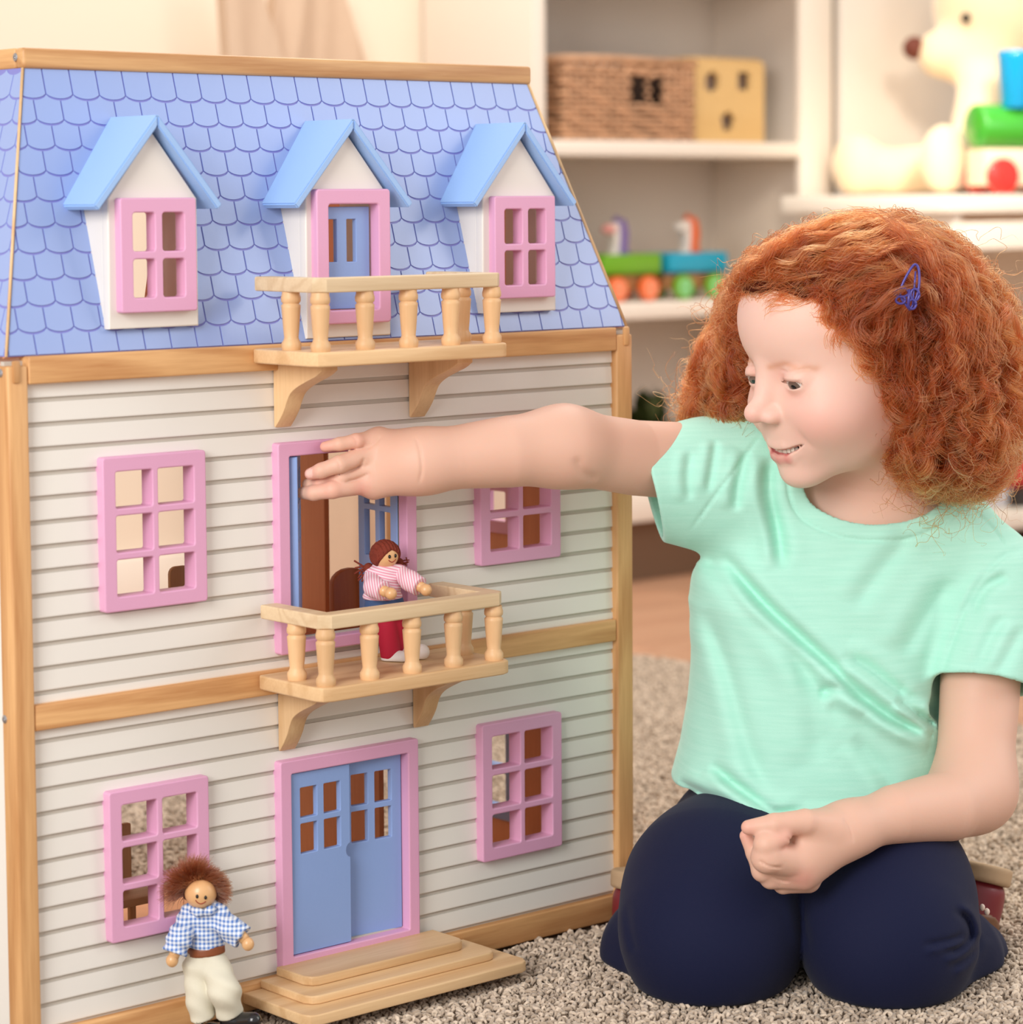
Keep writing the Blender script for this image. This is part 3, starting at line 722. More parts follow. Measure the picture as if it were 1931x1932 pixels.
def animal(name, cx, z, H, mane, tail, head, label, Y=1.518):
    a = empty(name, (cx, Y, z), label, 'toy animal', 'wooden animals riding the train')
    S_ = H/0.085
    body = [(-0.022, 0), (0.030, 0), (0.032, 0.012), (0.022, 0.026), (0.012, 0.034), (0.010, 0.062), (0.004, 0.078), (-0.006, 0.083), (-0.022, 0.076), (-0.026, 0.068), (-0.014, 0.064), (-0.010, 0.048), (-0.014, 0.030), (-0.024, 0.014)]
    P = [tuple(p) for p in spline([(x*S_+cx, y*S_+z) for x, y in body]+[(body[0][0]*S_+cx, body[0][1]*S_+z)], 3)[:-1]]
    plate('animal_body', [P], Y, 0.016, WHT, a, 0.002)
    mn = spline([(cx+q*S_, z+s*S_) for q, s in ((0.000, 0.010), (0.020, 0.006), (0.026, 0.022), (0.014, 0.036), (0.016, 0.062), (0.010, 0.084), (0.002, 0.086), (0.002, 0.060), (0.000, 0.034), (0.000, 0.010))], 3)[:-1]
    plate('mane', [[tuple(p) for p in mn]], Y-0.006, 0.028, mane, a, 0.002)
    link('animal_tail', ellipsoid_mesh('animal_tail', (cx+0.031*S_, Y+0.006, z+0.014*S_), (0.011*S_, 0.012, 0.012*S_)), tail, a)
    link('muzzle', ellipsoid_mesh('muzzle', (cx-0.018*S_, Y+0.008, z+0.071*S_), (0.013*S_, 0.013, 0.009*S_)), head, a)
    link('ear', ellipsoid_mesh('ear', (cx+0.000*S_, Y+0.008, z+0.086*S_), (0.004*S_, 0.006, 0.008*S_)), mane, a)
animal('toy_animal', 2.030, 0.4945, 0.082, PURP, ORNG, PKP, 'small wooden animal with purple mane sitting in the green wagon')
animal('toy_animal', 2.193, 0.4945, 0.084, ORNG, PURP, WHT, 'small wooden animal with orange mane sitting in the blue wagon')
animal('toy_animal', 1.918, 0.4945, 0.080, PKP, PURP, WHT, 'small pink wooden animal peeping out beside the dollhouse roof')
# potted plant and a book on the shelf below
LEAF = mat('dark_leaf', srgb(62, 78, 38), 0.5, var=0.3)
pl = empty('potted_plant', (2.13, 1.56, 0.1382), 'dark green leafy potted plant on the lowest shelf behind the girl\'s hair', 'plant')
link('pot', lathe_mesh('pot', [(0.034, 0), (0.036, 0.004), (0.046, 0.07), (0.049, 0.074), (0.049, 0.082), (0.043, 0.082), (0.040, 0.072), (0.001, 0.070)], 28), mat('dark_pot', srgb(60, 50, 44), 0.5), pl, loc=(2.13, 1.56, 0.1382))
for i in range(60):
    a = rng.uniform(0, 2*math.pi); el = rng.uniform(0.2, 1.45); L = rng.uniform(0.05, 0.13)
    d = np.array([math.cos(a)*math.cos(el)*0.75, math.sin(a)*math.cos(el)*0.5, math.sin(el)]); base = np.array([2.13, 1.56, 0.2085])
    side = nrm(np.cross(d, [0, 0, 1])+1e-4); up = np.cross(side, d); V = []
    for t, w_ in ((0, .002), (.35, .003), (.55, .015), (.8, .013), (1.0, .001)):
        c = base+d*L*t+np.array([0, 0, -0.05*L*t*t*4]); V += [c-side*w_, c+up*w_*0.25, c+side*w_]
    F = [(3*j+k, 3*j+k+1, 3*j+k+4, 3*j+k+3) for j in range(4) for k in (0, 1)]
    link('leaf', pydata('leaf', V, F), LEAF, pl, smooth=True)
bk2 = empty('book', (1.97, 1.56, 0.1382), 'thin pale book with a pink top standing on the lowest shelf', 'book')
box('book_pages', 1.990, 2.004, 1.478, 1.60, 0.1384, 0.312, mat('pale_cover', srgb(214, 196, 186), 0.6), bk2, 0.001)
box('book_cover', 1.9885, 1.9897, 1.474, 1.604, 0.1384, 0.318, mat('pink_cover', srgb(206, 140, 136), 0.5), bk2, 0)
box('book_cover', 2.0043, 2.0055, 1.474, 1.604, 0.1384, 0.318, mat('pink_cover', srgb(206, 140, 136), 0.5), bk2, 0)
# tall white cupboard right of the bookcase
cb = empty('cupboard', (2.9, 1.6, -0.012), 'tall plain cream cupboard beside the bookcase, behind the teddy bear', 'cupboard')
box('cupboard_body', 2.484, 3.50, 1.468, 1.715, -0.012, 1.9, mat('cupboard_dark', srgb(120, 100, 78), 0.8), cb, 0)
for i in range(2): box('cupboard_door', 2.488+i*0.506, 2.488+i*0.506+0.500, 1.448, 1.4675, 0.04, 1.9, mat('cupboard_cream', srgb(232, 222, 210), 0.55), cb, 0.002)
# leaning driftwood boards by the wall
DRIFT = wood('weathered_', srgb(216, 188, 162), srgb(196, 166, 140), 'z', ring=24)
for (p0, p1, Yb, lab) in (((425, 500), (432, 530), 1.60, 'leftmost weathered board leaning on the wall behind the dollhouse roof'), ((520, 575), (507, 562), 1.635, 'narrow middle weathered board leaning on the wall behind the dollhouse'), ((575, 655), (560, 686), 1.68, 'rightmost weathered board leaning on the wall behind the dollhouse')):
    T0, T1 = ony(p0[0], 0, Yb), ony(p0[1], 0, Yb); L0, L1 = ony(p1[0], 100, Yb), ony(p1[1], 100, Yb)
    V = []
    for z in (0.45, 0.93):
        for t_, l_ in ((T0, L0), (T1, L1)):
            k = (z-l_[2])/(t_[2]-l_[2]); x = l_[0]+(t_[0]-l_[0])*k
            V += [(x, Yb, z), (x, Yb+0.022, z)]
    V += [(V[0][0], Yb, -0.012), (V[0][0], Yb+0.022, -0.012), (V[2][0], Yb, -0.012), (V[2][0], Yb+0.022, -0.012)]
    bm = bmesh.new(); vs = [bm.verts.new(v) for v in V]
    for f in ((0, 2, 6, 4), (1, 5, 7, 3), (0, 4, 5, 1), (2, 3, 7, 6), (4, 6, 7, 5), (8, 10, 2, 0), (9, 1, 3, 11), (8, 0, 1, 9), (10, 11, 3, 2), (8, 9, 11, 10)): bm.faces.new([vs[k] for k in f])
    bmesh.ops.recalc_face_normals(bm, faces=bm.faces)
    me = from_bm('weathered_board', bm)
    tag(link('weathered_board', me, DRIFT), lab, 'board', 'weathered boards on the wall')
# ------------------------------------------------------------------ low toy unit on the right
UNITW = mat('unit_white', srgb(240, 230, 216), 0.5)
un = empty('toy_unit', (2.75, 1.25, -0.012), 'low white open toy unit with a thick top under the teddy bear', 'shelf unit')
UX, UY0, UY1 = 2.311, 1.066, 1.425
box('unit_top', UX, 3.25, UY0, UY1, 0.5860, 0.6150, UNITW, un, 0.003)
box('side_panel', UX+0.030, UX+0.052, UY0+0.016, UY1-0.01, -0.012, 0.5858, UNITW, un, 0.002)
box('side_panel', 3.20, 3.222, UY0+0.016, UY1-0.01, -0.012, 0.5858, UNITW, un, 0.002)
box('apron', UX+0.0525, 3.1995, UY0+0.010, UY0+0.026, 0.527, 0.5720, UNITW, un, 0.003)
box('shelf', UX+0.0525, 3.1995, UY0+0.018, UY1-0.02, 0.070, 0.0980, UNITW, un, 0.002)
box('back_panel', UX+0.0525, 3.1995, UY1-0.019, UY1-0.0105, 0.0, 0.5858, mat('unit_back', srgb(226, 206, 186), 0.7), un, 0)
YELP = mat('yellow_toy_paint', srgb(232, 176, 50), 0.4); REDP = mat('red_toy_paint', srgb(206, 60, 50), 0.38); LBLUE = mat('letter_blue', srgb(60, 140, 200), 0.45)
def toy_box(name, px0, px1, py0, py1, Y, D, m, label, cat, bev=0.003):
    a, b = ony(px0, py1, Y), ony(px1, py0, Y)
    o = box(name, a[0], b[0], Y, Y+D, max(a[2], 0.0982), b[2], m, None, bev); tag(o, label, cat); return o
gb = toy_box('storage_tray', 1855, 1916, 922, 962, 1.14, 0.16, mat('grey_tray', srgb(208, 204, 210), 0.5), 'pale grey tray with toy blocks on the low shelf right of the girl', 'tray')
toy_box('black_box', 1921, 1990, 919, 962, 1.12, 0.12, mat('black_plastic', srgb(44, 34, 30), 0.5), 'black box on the low shelf at the right picture edge', 'box')
zt = gb.location.z + max(v.co.z for v in gb.data.vertices) + 0.0006
TANB = mat('tan_block_wood', srgb(232, 172, 112), 0.5)
xg = gb.location.x
o = box('letter_block', xg+0.020, xg+0.062, 1.15, 1.192, zt, zt+0.042, TANB, None, 0.002); tag(o, 'orange wooden block lying on the grey tray', 'toy block')
o = box('letter_block', xg+0.050, xg+0.092, 1.16, 1.202, zt+0.0424, zt+0.0844, TANB, None, 0.002); tag(o, 'wooden block with a blue square printed face, topmost on the grey tray', 'toy block')
bx = box('printed_square', o.location.x+0.006, o.location.x+0.036, 1.1592, 1.1600, zt+0.048, zt+0.079, LBLUE, o, 0)
o = box('letter_block', xg+0.0940, xg+0.136, 1.15, 1.192, zt, zt+0.042, REDP, None, 0.002); tag(o, 'red toy block at the right end of the grey tray', 'toy block')
o = box('letter_block', xg+0.045, xg+0.090, 1.165, 1.200, zt+0.0848, zt+0.104, YELP, None, 0.002); tag(o, 'flat yellow toy block on top of the block pile', 'toy block')
# wooden toy locomotive on the unit
lc = empty('toy_locomotive', (2.50, 1.16, 0.6150), 'wooden toy locomotive with blue funnel, green boiler and red wheels', 'toy train')
Dl = 4.27
def P(px, py, D=Dl): return atd(px, py, D)
pa = P(1838, 238)
Lh = nrm([1.0, -0.35, 0])
me = lathe_mesh('boiler', [(0.030, 0), (0.0345, 0.003), (0.0355, 0.006), (0.0355, 0.16), (0.030, 0.163)], 36)
o = link('boiler', me, mat('green_gloss', srgb(64, 166, 48), 0.18, coat=0.5), lc, loc=pa)
o.rotation_euler = Vector(Lh).to_track_quat('Z', 'Y').to_euler(); attach(o, lc)
pf = P(1917, 150)
me = lathe_mesh('funnel', [(0.022, -0.046), (0.0235, -0.044), (0.029, 0.036), (0.031, 0.042), (0.029, 0.046), (0.020, 0.046), (0.018, 0.030), (0.001, 0.03)], 36)
link('funnel', me, mat('blue_gloss', srgb(0, 158, 214), 0.12, coat=0.6), lc, loc=pf)
zc = pa[2]-0.0365
def obox(name, along0, along1, depth, z0, z1, m, bev=0.002):
    n = np.array([-Lh[1], Lh[0], 0]); M = Matrix(((Lh[0], n[0], 0, pa[0]), (Lh[1], n[1], 0, pa[1]), (0, 0, 1, 0), (0, 0, 0, 1)))
    bm = bmesh.new(); bm_box(bm, along0, along1, -depth, depth, z0, z1, bev, 2, M); me = from_bm(name, bm); shade_auto(me); return link(name, me, m, lc)
obox('chassis', 0.004, 0.19, 0.028, 0.6290, zc, mat('cream_wood_block', srgb(244, 220, 188), 0.5))
for sx in (0.034, 0.135):
    for sd in (-1, 1):
        n = np.array([-Lh[1], Lh[0], 0]); c = pa+Lh*sx+n*sd*0.0325; c[2] = 0.6150+0.0292
        me = lathe_mesh('wheel', [(0.026, -0.004), (0.029, -0.002), (0.029, 0.004), (0.0265, 0.0055), (0.010, 0.0058), (0.009, 0.008), (0.001, 0.008)], 32)
        o = link('wheel', me, mat('red_gloss', srgb(226, 52, 44), 0.25, coat=0.3), lc, loc=c)
        o.rotation_euler = Vector(n*sd).to_track_quat('Z', 'Y').to_euler(); attach(o, lc)
# teddy bear
FUR = mat('cream_plush', srgb(246, 220, 180), 0.9, sheen=0.6, bump=0.6, bscale=160)
tb = empty('teddy_bear', (2.62, 1.30, 0.6150), 'large cream teddy bear with brown nose sitting on the white unit', 'teddy bear')
bd = 4.50
hc = P(1895, 10, bd); mz = P(1795, 105, bd-0.03); body = P(1905, 245, bd+0.02); f1 = P(1618, 312, bd-0.02); f2 = P(1782, 300, bd-0.16)
hip1 = body+np.array([0, 0, -0.06])-RH*0.03; nose = P(1737, 95, bd-0.045)
zfl = 0.6168
def hz_(p, r): q = np.array(p); q[2] = max(q[2], zfl+r); return q
f1 = hz_(f1, 0.048); f2 = hz_(f2, 0.052)
bear = s_union([s_ell(hc, (0.125, 0.115, 0.115)), s_cap(mz+RH*0.05, nose+RH*0.035-UP*0.006, 0.060, 0.040), s_ell(body, (0.098, 0.098, 0.120)),
    s_cap(hip1, f1+RH*0.06-UP*0.012, 0.052, 0.040), s_ell(f1, (0.040, 0.045, 0.052)), s_cap(hip1-FH*0.06, f2+RH*0.02+FH*0.05-UP*0.012, 0.05, 0.042), s_ell(f2, (0.044, 0.034, 0.056)),
    s_cap(P(1850, 165, bd-0.07), P(1835, 250, bd-0.11), 0.036, 0.034), s_sphere(P(1842, -95, bd+0.02), 0.045)], 0.03)
bear = s_int(bear, s_plane((0, 0, zfl-0.0016), (0, 0, -1)), 0.01)
link('bear_body', sdf_mesh('bear_body', bear, body-np.array([0.42, 0.36, 0.32]), body+np.array([0.3, 0.36, 0.42]), 0.009), FUR, tb)
link('nose', ellipsoid_mesh('nose', nose-RH*0.010+UP*0.004, (0.0205, 0.0185, 0.0195)), mat('brown_nose', srgb(104, 46, 28), 0.7), tb)
for px, py, dd in ((1823, 34, -0.094), (1798, 37, -0.050)): link('eye', ellipsoid_mesh('eye', P(px, py, bd+dd), (0.0085, 0.0085, 0.0085)), mat('black_bead', srgb(26, 20, 18), 0.15), tb)
# ------------------------------------------------------------------ rug: woven base and a looped pile too dense to count
rug = empty('rug', (0.5, 0.2, -0.012), 'thick beige looped pile rug under the dollhouse and the girl', 'rug')
RX0, RX1, RY0, RY1 = -0.9, 1.50, -1.0, 1.22
def rug_edge(y): return RX1+0.012*math.sin(y*9+0.6)+0.007*math.sin(y*23)
ys = np.linspace(RY0, RY1, 60)
lp = [(RX0, RY0)]+[(rug_edge(y), y) for y in ys]+[(RX0, RY1)]
V = [(x, y, z) for z in (-0.0118, -0.0045) for x, y in lp]; n = len(lp)
F = [tuple(range(n))[::-1], tuple(range(n, 2*n))]+[(i, (i+1) % n, n+(i+1) % n, n+i) for i in range(n)]
RUGB = mat('rug_base', srgb(150, 132, 112), 0.95)
link('rug_base', pydata('rug_base', V, F), RUGB, rug)
# tufts only where the picture and a step to the side of it could see them
cand = []
sp = 0.0047
gx = np.arange(-0.35, 1.53, sp); gy = np.arange(-0.75, 1.20, sp)
GX, GY = np.meshgrid(gx, gy); pts = np.stack([GX.ravel(), GY.ravel(), np.zeros(GX.size)], 1)
pts[:, :2] += rng.uniform(-0.55, 0.55, (len(pts), 2))*sp
q = pts-CAM_C; zz = q @ CF; sx = 965.5+FPX*(q @ CR)/zz; sy = PPY-FPX*(q @ CU)/zz
edge = RX1+0.012*np.sin(pts[:, 1]*9+0.6)+0.007*np.sin(pts[:, 1]*23)
keep = (sx > -160) & (sx < 2120) & (sy > 900) & (sy < 2120) & (pts[:, 0] < edge-0.001)
pts = pts[keep]
under = (pts[:, 0] > -0.004) & (pts[:, 0] < 0.598) & (pts[:, 1] > -0.009) & (pts[:, 1] < 0.308)
steps = (np.abs(pts[:, 0]-0.297) < 0.110) & (pts[:, 1] > -0.092) & (pts[:, 1] < 0)
ph = rng.uniform(-0.0048, -0.0014, len(pts)); ph[under] = -0.0085; ph[steps] = -0.0055
pts[:, 2] = ph
RUG_PTS = pts
# one nub of pile: a short twisted loop of yarn
_lp = [np.array([0.0017*math.cos(t)+0.0005*math.sin(2*t), 0.0009*math.sin(2.2*t), 0.0026*math.sin(t)]) for t in np.linspace(-0.5, math.pi+0.5, 8)]
tuft = tube_mesh('tuft', _lp, [0.0008, 0.00115, 0.0013, 0.00135, 0.0013, 0.00135, 0.00115, 0.0008], 6)
tm = bpy.data.materials.new('rug_pile'); tm.use_nodes = True; nt = tm.node_tree; b = nt.nodes['Principled BSDF']
oi = nt.nodes.new('ShaderNodeObjectInfo'); rp = nt.nodes.new('ShaderNodeValToRGB')
rp.color_ramp.elements[0].color = srgb(168, 148, 128); rp.color_ramp.elements[1].color = srgb(230, 210, 188)
nt.links.new(oi.outputs['Random'], rp.inputs[0]); nt.links.new(rp.outputs[0], b.inputs['Base Color']); b.inputs['Roughness'].default_value = 0.9
b.inputs['Sheen Weight'].default_value = 0.3
tuft.materials.append(tm)
tsrc = bpy.data.objects.new('pile_tuft', tuft); COL.objects.link(tsrc); tsrc.location = (0.5, 0.2, -0.0125); tsrc.scale = (0.2, 0.2, 0.2); tag(tsrc, kind='stuff'); attach(tsrc, rug)
pm = bpy.data.meshes.new('rug_pile'); pm.vertices.add(len(pts)); pm.vertices.foreach_set('co', pts.astype(np.float32).ravel()); pm.update()
po = link('rug_pile', pm, None, rug); tag(po, kind='stuff')
ng = bpy.data.node_groups.new('pile', 'GeometryNodeTree')
ng.interface.new_socket('Geometry', in_out='INPUT', socket_type='NodeSocketGeometry'); ng.interface.new_socket('Geometry', in_out='OUTPUT', socket_type='NodeSocketGeometry')
gi = ng.nodes.new('NodeGroupInput'); go = ng.nodes.new('NodeGroupOutput')
mp_ = ng.nodes.new('GeometryNodeMeshToPoints'); iop = ng.nodes.new('GeometryNodeInstanceOnPoints'); oin = ng.nodes.new('GeometryNodeObjectInfo')
oin.inputs['Object'].default_value = tsrc; oin.inputs['As Instance'].default_value = True
rr = ng.nodes.new('FunctionNodeRandomValue'); rr.data_type = 'FLOAT_VECTOR'; rr.inputs[0].default_value = (-0.8, -0.8, 0); rr.inputs[1].default_value = (0.8, 0.8, 6.28)
rs = ng.nodes.new('FunctionNodeRandomValue'); rs.data_type = 'FLOAT_VECTOR'; rs.inputs[0].default_value = (0.75, 0.75, 0.75); rs.inputs[1].default_value = (1.35, 1.35, 1.3); rs.inputs['Seed'].default_value = 5
L = ng.links.new
L(gi.outputs[0], mp_.inputs[0]); L(mp_.outputs[0], iop.inputs['Points']); L(oin.outputs['Geometry'], iop.inputs['Instance'])
L(rr.outputs[0], iop.inputs['Rotation']); L(rs.outputs[0], iop.inputs['Scale']); L(iop.outputs[0], go.inputs[0])
md = po.modifiers.new('pile', 'NODES'); md.node_group = ng
# ------------------------------------------------------------------ the girl
A = atd
girl = empty('person', (0.62, -0.16, 0.0), 'person with curly red hair in mint t-shirt kneeling beside the dollhouse', 'person')
HM = np.array([[-0.27562810115506814, -0.9256771840922671, -0.25913490830967306], [-0.9612047389954076, 0.26840970252988033, 0.06357421899317099], [-0.010705119636043507, -0.26660454316990234, 0.963746552769319]])
HC = np.array([0.6181, -0.2258, 0.4903])
def hl(P): return (P-HC) @ HM                       # world -> head axes (x her left, y face, z up)
def hw(p): return HC+HM @ np.asarray(p, float)
def local(f): return lambda P: f(hl(P))
def mirror(f): return lambda Q: f(np.stack([np.abs(Q[:, 0]), Q[:, 1], Q[:, 2]], 1))
# --- torso column: sections by height
TS = [  # px left, px right, py, D, half depth
    (1232, 1820, 1620, 2.175, 0.112), (1238, 1815, 1560, 2.175, 0.110), (1246, 1806, 1510, 2.175, 0.104), (1268, 1795, 1460, 2.175, 0.094), (1284, 1788, 1400, 2.172, 0.088), (1298, 1790, 1320, 2.17, 0.086), (1308, 1782, 1220, 2.168, 0.082),
    (1300, 1812, 1130, 2.165, 0.078), (1320, 1835, 1060, 2.162, 0.072), (1380, 1835, 990, 2.158, 0.064), (1450, 1815, 930, 2.155, 0.050), (1530, 1770, 880, 2.15, 0.038)]
_tc = []
for xl, xr, y, D, hd in TS:
    a, b = A(xl, y, D), A(xr, y, D); c = (a+b)/2; _tc.append((c[2], c @ RH, c @ FH, np.linalg.norm(b-a)/2, hd))
_tc = np.array(sorted(_tc))
def torso(P, off=0.0):
    z = P[:, 2]; cu, cw, ha, hb = [np.interp(z, _tc[:, 0], _tc[:, i]) for i in (1, 2, 3, 4)]
    u, w_ = np.abs((P @ RH-cu)/(ha-off)), np.abs((P @ FH-cw)/(hb-off))
    k = (u**2.3+w_**2.3)**(1/2.3)
    return (k-1)*np.minimum(ha, hb)*0.95
ZT, ZBm = _tc[-1, 0], _tc[0, 0]
shR, shL = A(1330, 872, 2.150), A(1862, 1085, 2.150)
elR, wrR = A(1065, 842, 2.065), A(795, 869, 2.024)
elL, wrL = A(1838, 1490, 2.095), A(1602, 1563, 2.012)
# --- shirt
def px_of(P):
    q = P-CAM_C; z = q @ CF; return np.stack([965.5+FPX*(q @ CR)/z, PPY-FPX*(q @ CU)/z], 1)
FOLDS = [  # (pixels, width, depth of the groove, lip on its lower side)
    ([(1365, 1045), (1440, 1135), (1540, 1228), (1640, 1322), (1700, 1362), (1762, 1388)], 11, 0.0060, 0.0050),
    ([(1330, 1150), (1372, 1260), (1410, 1400), (1450, 1500)], 16, 0.0022, 0.0016), ([(1300, 1020), (1400, 1110), (1480, 1200), (1540, 1280), (1590, 1370)], 20, 0.0024, 0.0022),
    ([(1455, 860), (1452, 930), (1470, 1010), (1477, 1075)], 13, 0.0048, 0.0034), ([(1412, 850), (1395, 910), (1388, 965)], 10, 0.0030, 0.0020),
    ([(1280, 1475), (1350, 1512), (1420, 1540), (1500, 1548)], 9, 0.0052, 0.0045), ([(1340, 1440), (1400, 1490), (1460, 1530), (1520, 1530)], 10, 0.0042, 0.0035),
    ([(1690, 1318), (1730, 1345), (1770, 1372)], 9, 0.0050, 0.0040), ([(1590, 1235), (1640, 1262), (1690, 1300), (1745, 1330)], 12, 0.0034, 0.0034), ([(1545, 1310), (1580, 1300), (1640, 1330)], 10, 0.0030, 0.0030),
    ([(1720, 1010), (1660, 1080), (1610, 1150)], 18, 0.0020, 0.0016), ([(1790, 1090), (1740, 1170), (1700, 1240)], 18, 0.0022, 0.0018), ([(1500, 1180), (1530, 1330), (1550, 1440)], 22, 0.0018, 0.0018), ([(1610, 1390), (1660, 1450), (1690, 1500)], 16, 0.0022, 0.0018),
    ([(1304, 850), (1298, 900), (1302, 945)], 9, 0.0018, 0.0012), ([(1352, 830), (1345, 880), (1336, 930)], 8, 0.0020, 0.0012),
    ([(1905, 1085), (1860, 1110), (1830, 1160)], 10, 0.0030, 0.0016), ([(1900, 1160), (1870, 1200), (1845, 1260)], 12, 0.0018, 0.0016), ([(1930, 1180), (1905, 1230), (1880, 1275)], 12, 0.0016, 0.0014),
    ([(1440, 815), (1400, 870), (1350, 935), (1302, 1003)], 3.6, 0.0010, 0.0), ([(1812, 945), (1850, 975), (1880, 1005), (1905, 1043)], 3.6, 0.0010, 0.0), ([(1931, 1036), (1895, 1050), (1858, 1085), (1830, 1130), (1800, 1205), (1768, 1300)], 6, 0.0015, 0.0)]
FOLDS = [(spline(p, 10), w_, a, l) for p, w_, a, l in FOLDS]
def poly_d(S, pl):
    """distance to a pixel polyline, signed side (+ below/right), parameter 0..1"""
    best = np.full(len(S), 1e9); side = np.zeros(len(S)); par = np.zeros(len(S)); n = len(pl)-1
    for i in range(n):
        a, b = pl[i], pl[i+1]; ba = b-a; pa = S-a; h = np.clip((pa @ ba)/(ba @ ba), 0, 1); d = np.hypot(*(pa-np.outer(h, ba)).T)
        m = d < best; best[m] = d[m]; side[m] = np.sign(ba[0]*pa[:, 1]-ba[1]*pa[:, 0])[m]; par[m] = ((i+h)/n)[m]
    return best, side, par
def folds(P, front):
    S = px_of(P); out = np.zeros(len(P))
    for pl, w_, a, l in FOLDS:
        lo, hi = pl.min(0)-w_*5, pl.max(0)+w_*5
        m = (S[:, 0] > lo[0]) & (S[:, 0] < hi[0]) & (S[:, 1] > lo[1]) & (S[:, 1] < hi[1]) & front
        if not m.any(): continue
        d, sd, t = poly_d(S[m], pl); env = np.clip(np.minimum(t, 1-t)*6, 0, 1)**0.8
        a, l = a*1.45, l*1.45
        v = a*np.exp(-(d/w_)**2)
        if l: v -= l*np.exp(-((d-w_*2.0)/(w_*1.3))**2)*(sd > 0)+l*0.45*np.exp(-((d-w_*2.2)/(w_*1.6))**2)*(sd <= 0)
        out[m] += v*env
    return out
cR = A(1220, 902, 2.140); nR = nrm(A(1100, 880, 2.10)-A(1300, 945, 2.155))
cL = A(1850, 1293, 2.118); nL = nrm(A(1843, 1400, 2.108)-A(1868, 1120, 2.145))
nR = nrm(-RH*0.955-UP*0.235-FH*0.06)
slR0, slR1 = A(1420, 905, 2.155), A(1170, 902, 2.118)
slL0, slL1 = A(1868, 1095, 2.148), A(1848, 1330, 2.112)
neck_c = A(1650, 905, 2.125)
sleeve_r = s_union([s_cap(slR0, slR1, 0.052, 0.0395), s_cap(A(1380, 950, 2.152), A(1225, 940, 2.135), 0.046, 0.028)], 0.02)
sleeve_l = s_cap(slL0, slL1, 0.043, 0.0425)
def shirt_f(P):
    t = torso(P)
    t = smax(t, P[:, 2]-ZT-0.002, 0.01)
    d = smin(t, s_chain([A(1560, 905, 2.155), A(1420, 868, 2.155), A(1330, 868, 2.150)], [0.040, 0.034, 0.030])(P), 0.035)
    d = smin(d, s_chain([A(1640, 930, 2.16), A(1760, 985, 2.158), A(1850, 1065, 2.152)], [0.036, 0.034, 0.034])(P), 0.035)
    rs = sleeve_r(P); r = smax(rs, (P-cR) @ nR, 0.002)
    d = smin(d, r, 0.018)
    ls = sleeve_l(P); l = smax(ls, (P-cL) @ nL, 0.002)
    d = smin(d, l, 0.010)
    front = (P-HC) @ FH < 0.10
    fo = folds(P, front); d = d+fo
    hemz = np.interp(px_of(P)[:, 0], [1230, 1300, 1380, 1420, 1520, 1700, 1830], [A(0, q_, 2.075)[2] for q_ in (1526, 1532, 1558, 1576, 1600, 1606, 1590)])
    d = smax(d, hemz-P[:, 2], 0.003)
    # openings: neck, sleeves, hem
    nk = s_ell(neck_c, (0.0625, 0.052, 0.0405), np.stack([nrm(RH+UP*0.06), FH, nrm(UP-RH*0.06)]))(P)
    d = smax(d, -nk, 0.002)
    band = np.abs(nk-0.0055)-0.0055
    d = np.where((band < 0.0015) & (np.abs(d) < 0.01), d-0.0016*np.clip(1-np.abs(nk-0.0055)/0.0062, 0, 1)**0.25, d)
    d = d+0.0013*np.exp(-((nk-0.0128)/0.0016)**2)
    d = smax(d, -smax(rs+fo+0.0040, -((P-cR) @ nR+0.020), 0.002), 0.0015)
    d = smax(d, -smax(ls+fo+0.0040, -((P-cL) @ nL+0.020), 0.002), 0.0015)
    return d
SHIRT = bpy.data.materials.new('mint_jersey'); SHIRT.use_nodes = True
def _shirt_mat():
    nt = SHIRT.node_tree; b = nt.nodes['Principled BSDF']; N = nt.nodes.new; L = nt.links.new
    tc = N('ShaderNodeTexCoord'); mp = N('ShaderNodeMapping'); mp.inputs['Rotation'].default_value = (0, 0, 0.718); mp.inputs['Scale'].default_value = (24, 24, 420)
    n = N('ShaderNodeTexNoise'); n.inputs['Scale'].default_value = 1.0; n.inputs['Detail'].default_value = 4
    mx = N('ShaderNodeMix'); mx.data_type = 'RGBA'; mx.inputs[6].default_value = srgb(164, 228, 208); mx.inputs[7].default_value = srgb(190, 241, 224)
    L(tc.outputs['Object'], mp.inputs[0]); L(mp.outputs[0], n.inputs['Vector']); L(n.outputs['Fac'], mx.inputs[0]); L(mx.outputs[2], b.inputs['Base Color'])
    b.inputs['Roughness'].default_value = 0.85; b.inputs['Specular IOR Level'].default_value = 0.2; b.inputs['Sheen Weight'].default_value = 0.25
    n2 = N('ShaderNodeTexNoise'); n2.inputs['Scale'].default_value = 900; bp = N('ShaderNodeBump'); bp.inputs['Strength'].default_value = 0.15; bp.inputs['Distance'].default_value = 0.001
    L(tc.outputs['Object'], n2.inputs['Vector']); L(n2.outputs['Fac'], bp.inputs['Height']); L(bp.outputs[0], b.inputs['Normal'])
_shirt_mat()
lo = np.minimum.reduce([A(1190, 780, 2.05), A(1950, 780, 2.05), A(1190, 1640, 2.05), A(1190, 780, 2.30), A(1950, 780, 2.30), A(1950, 1640, 2.05), A(1950, 1640, 2.3)])-0.01
hi = np.maximum.reduce([A(1190, 780, 2.05), A(1950, 780, 2.05), A(1190, 1640, 2.05), A(1190, 780, 2.30), A(1950, 780, 2.30), A(1950, 1640, 2.05)])+0.03
link('shirt', sdf_mesh('shirt', shirt_f, lo, hi, 0.0021, slack=1.6), SHIRT, girl)
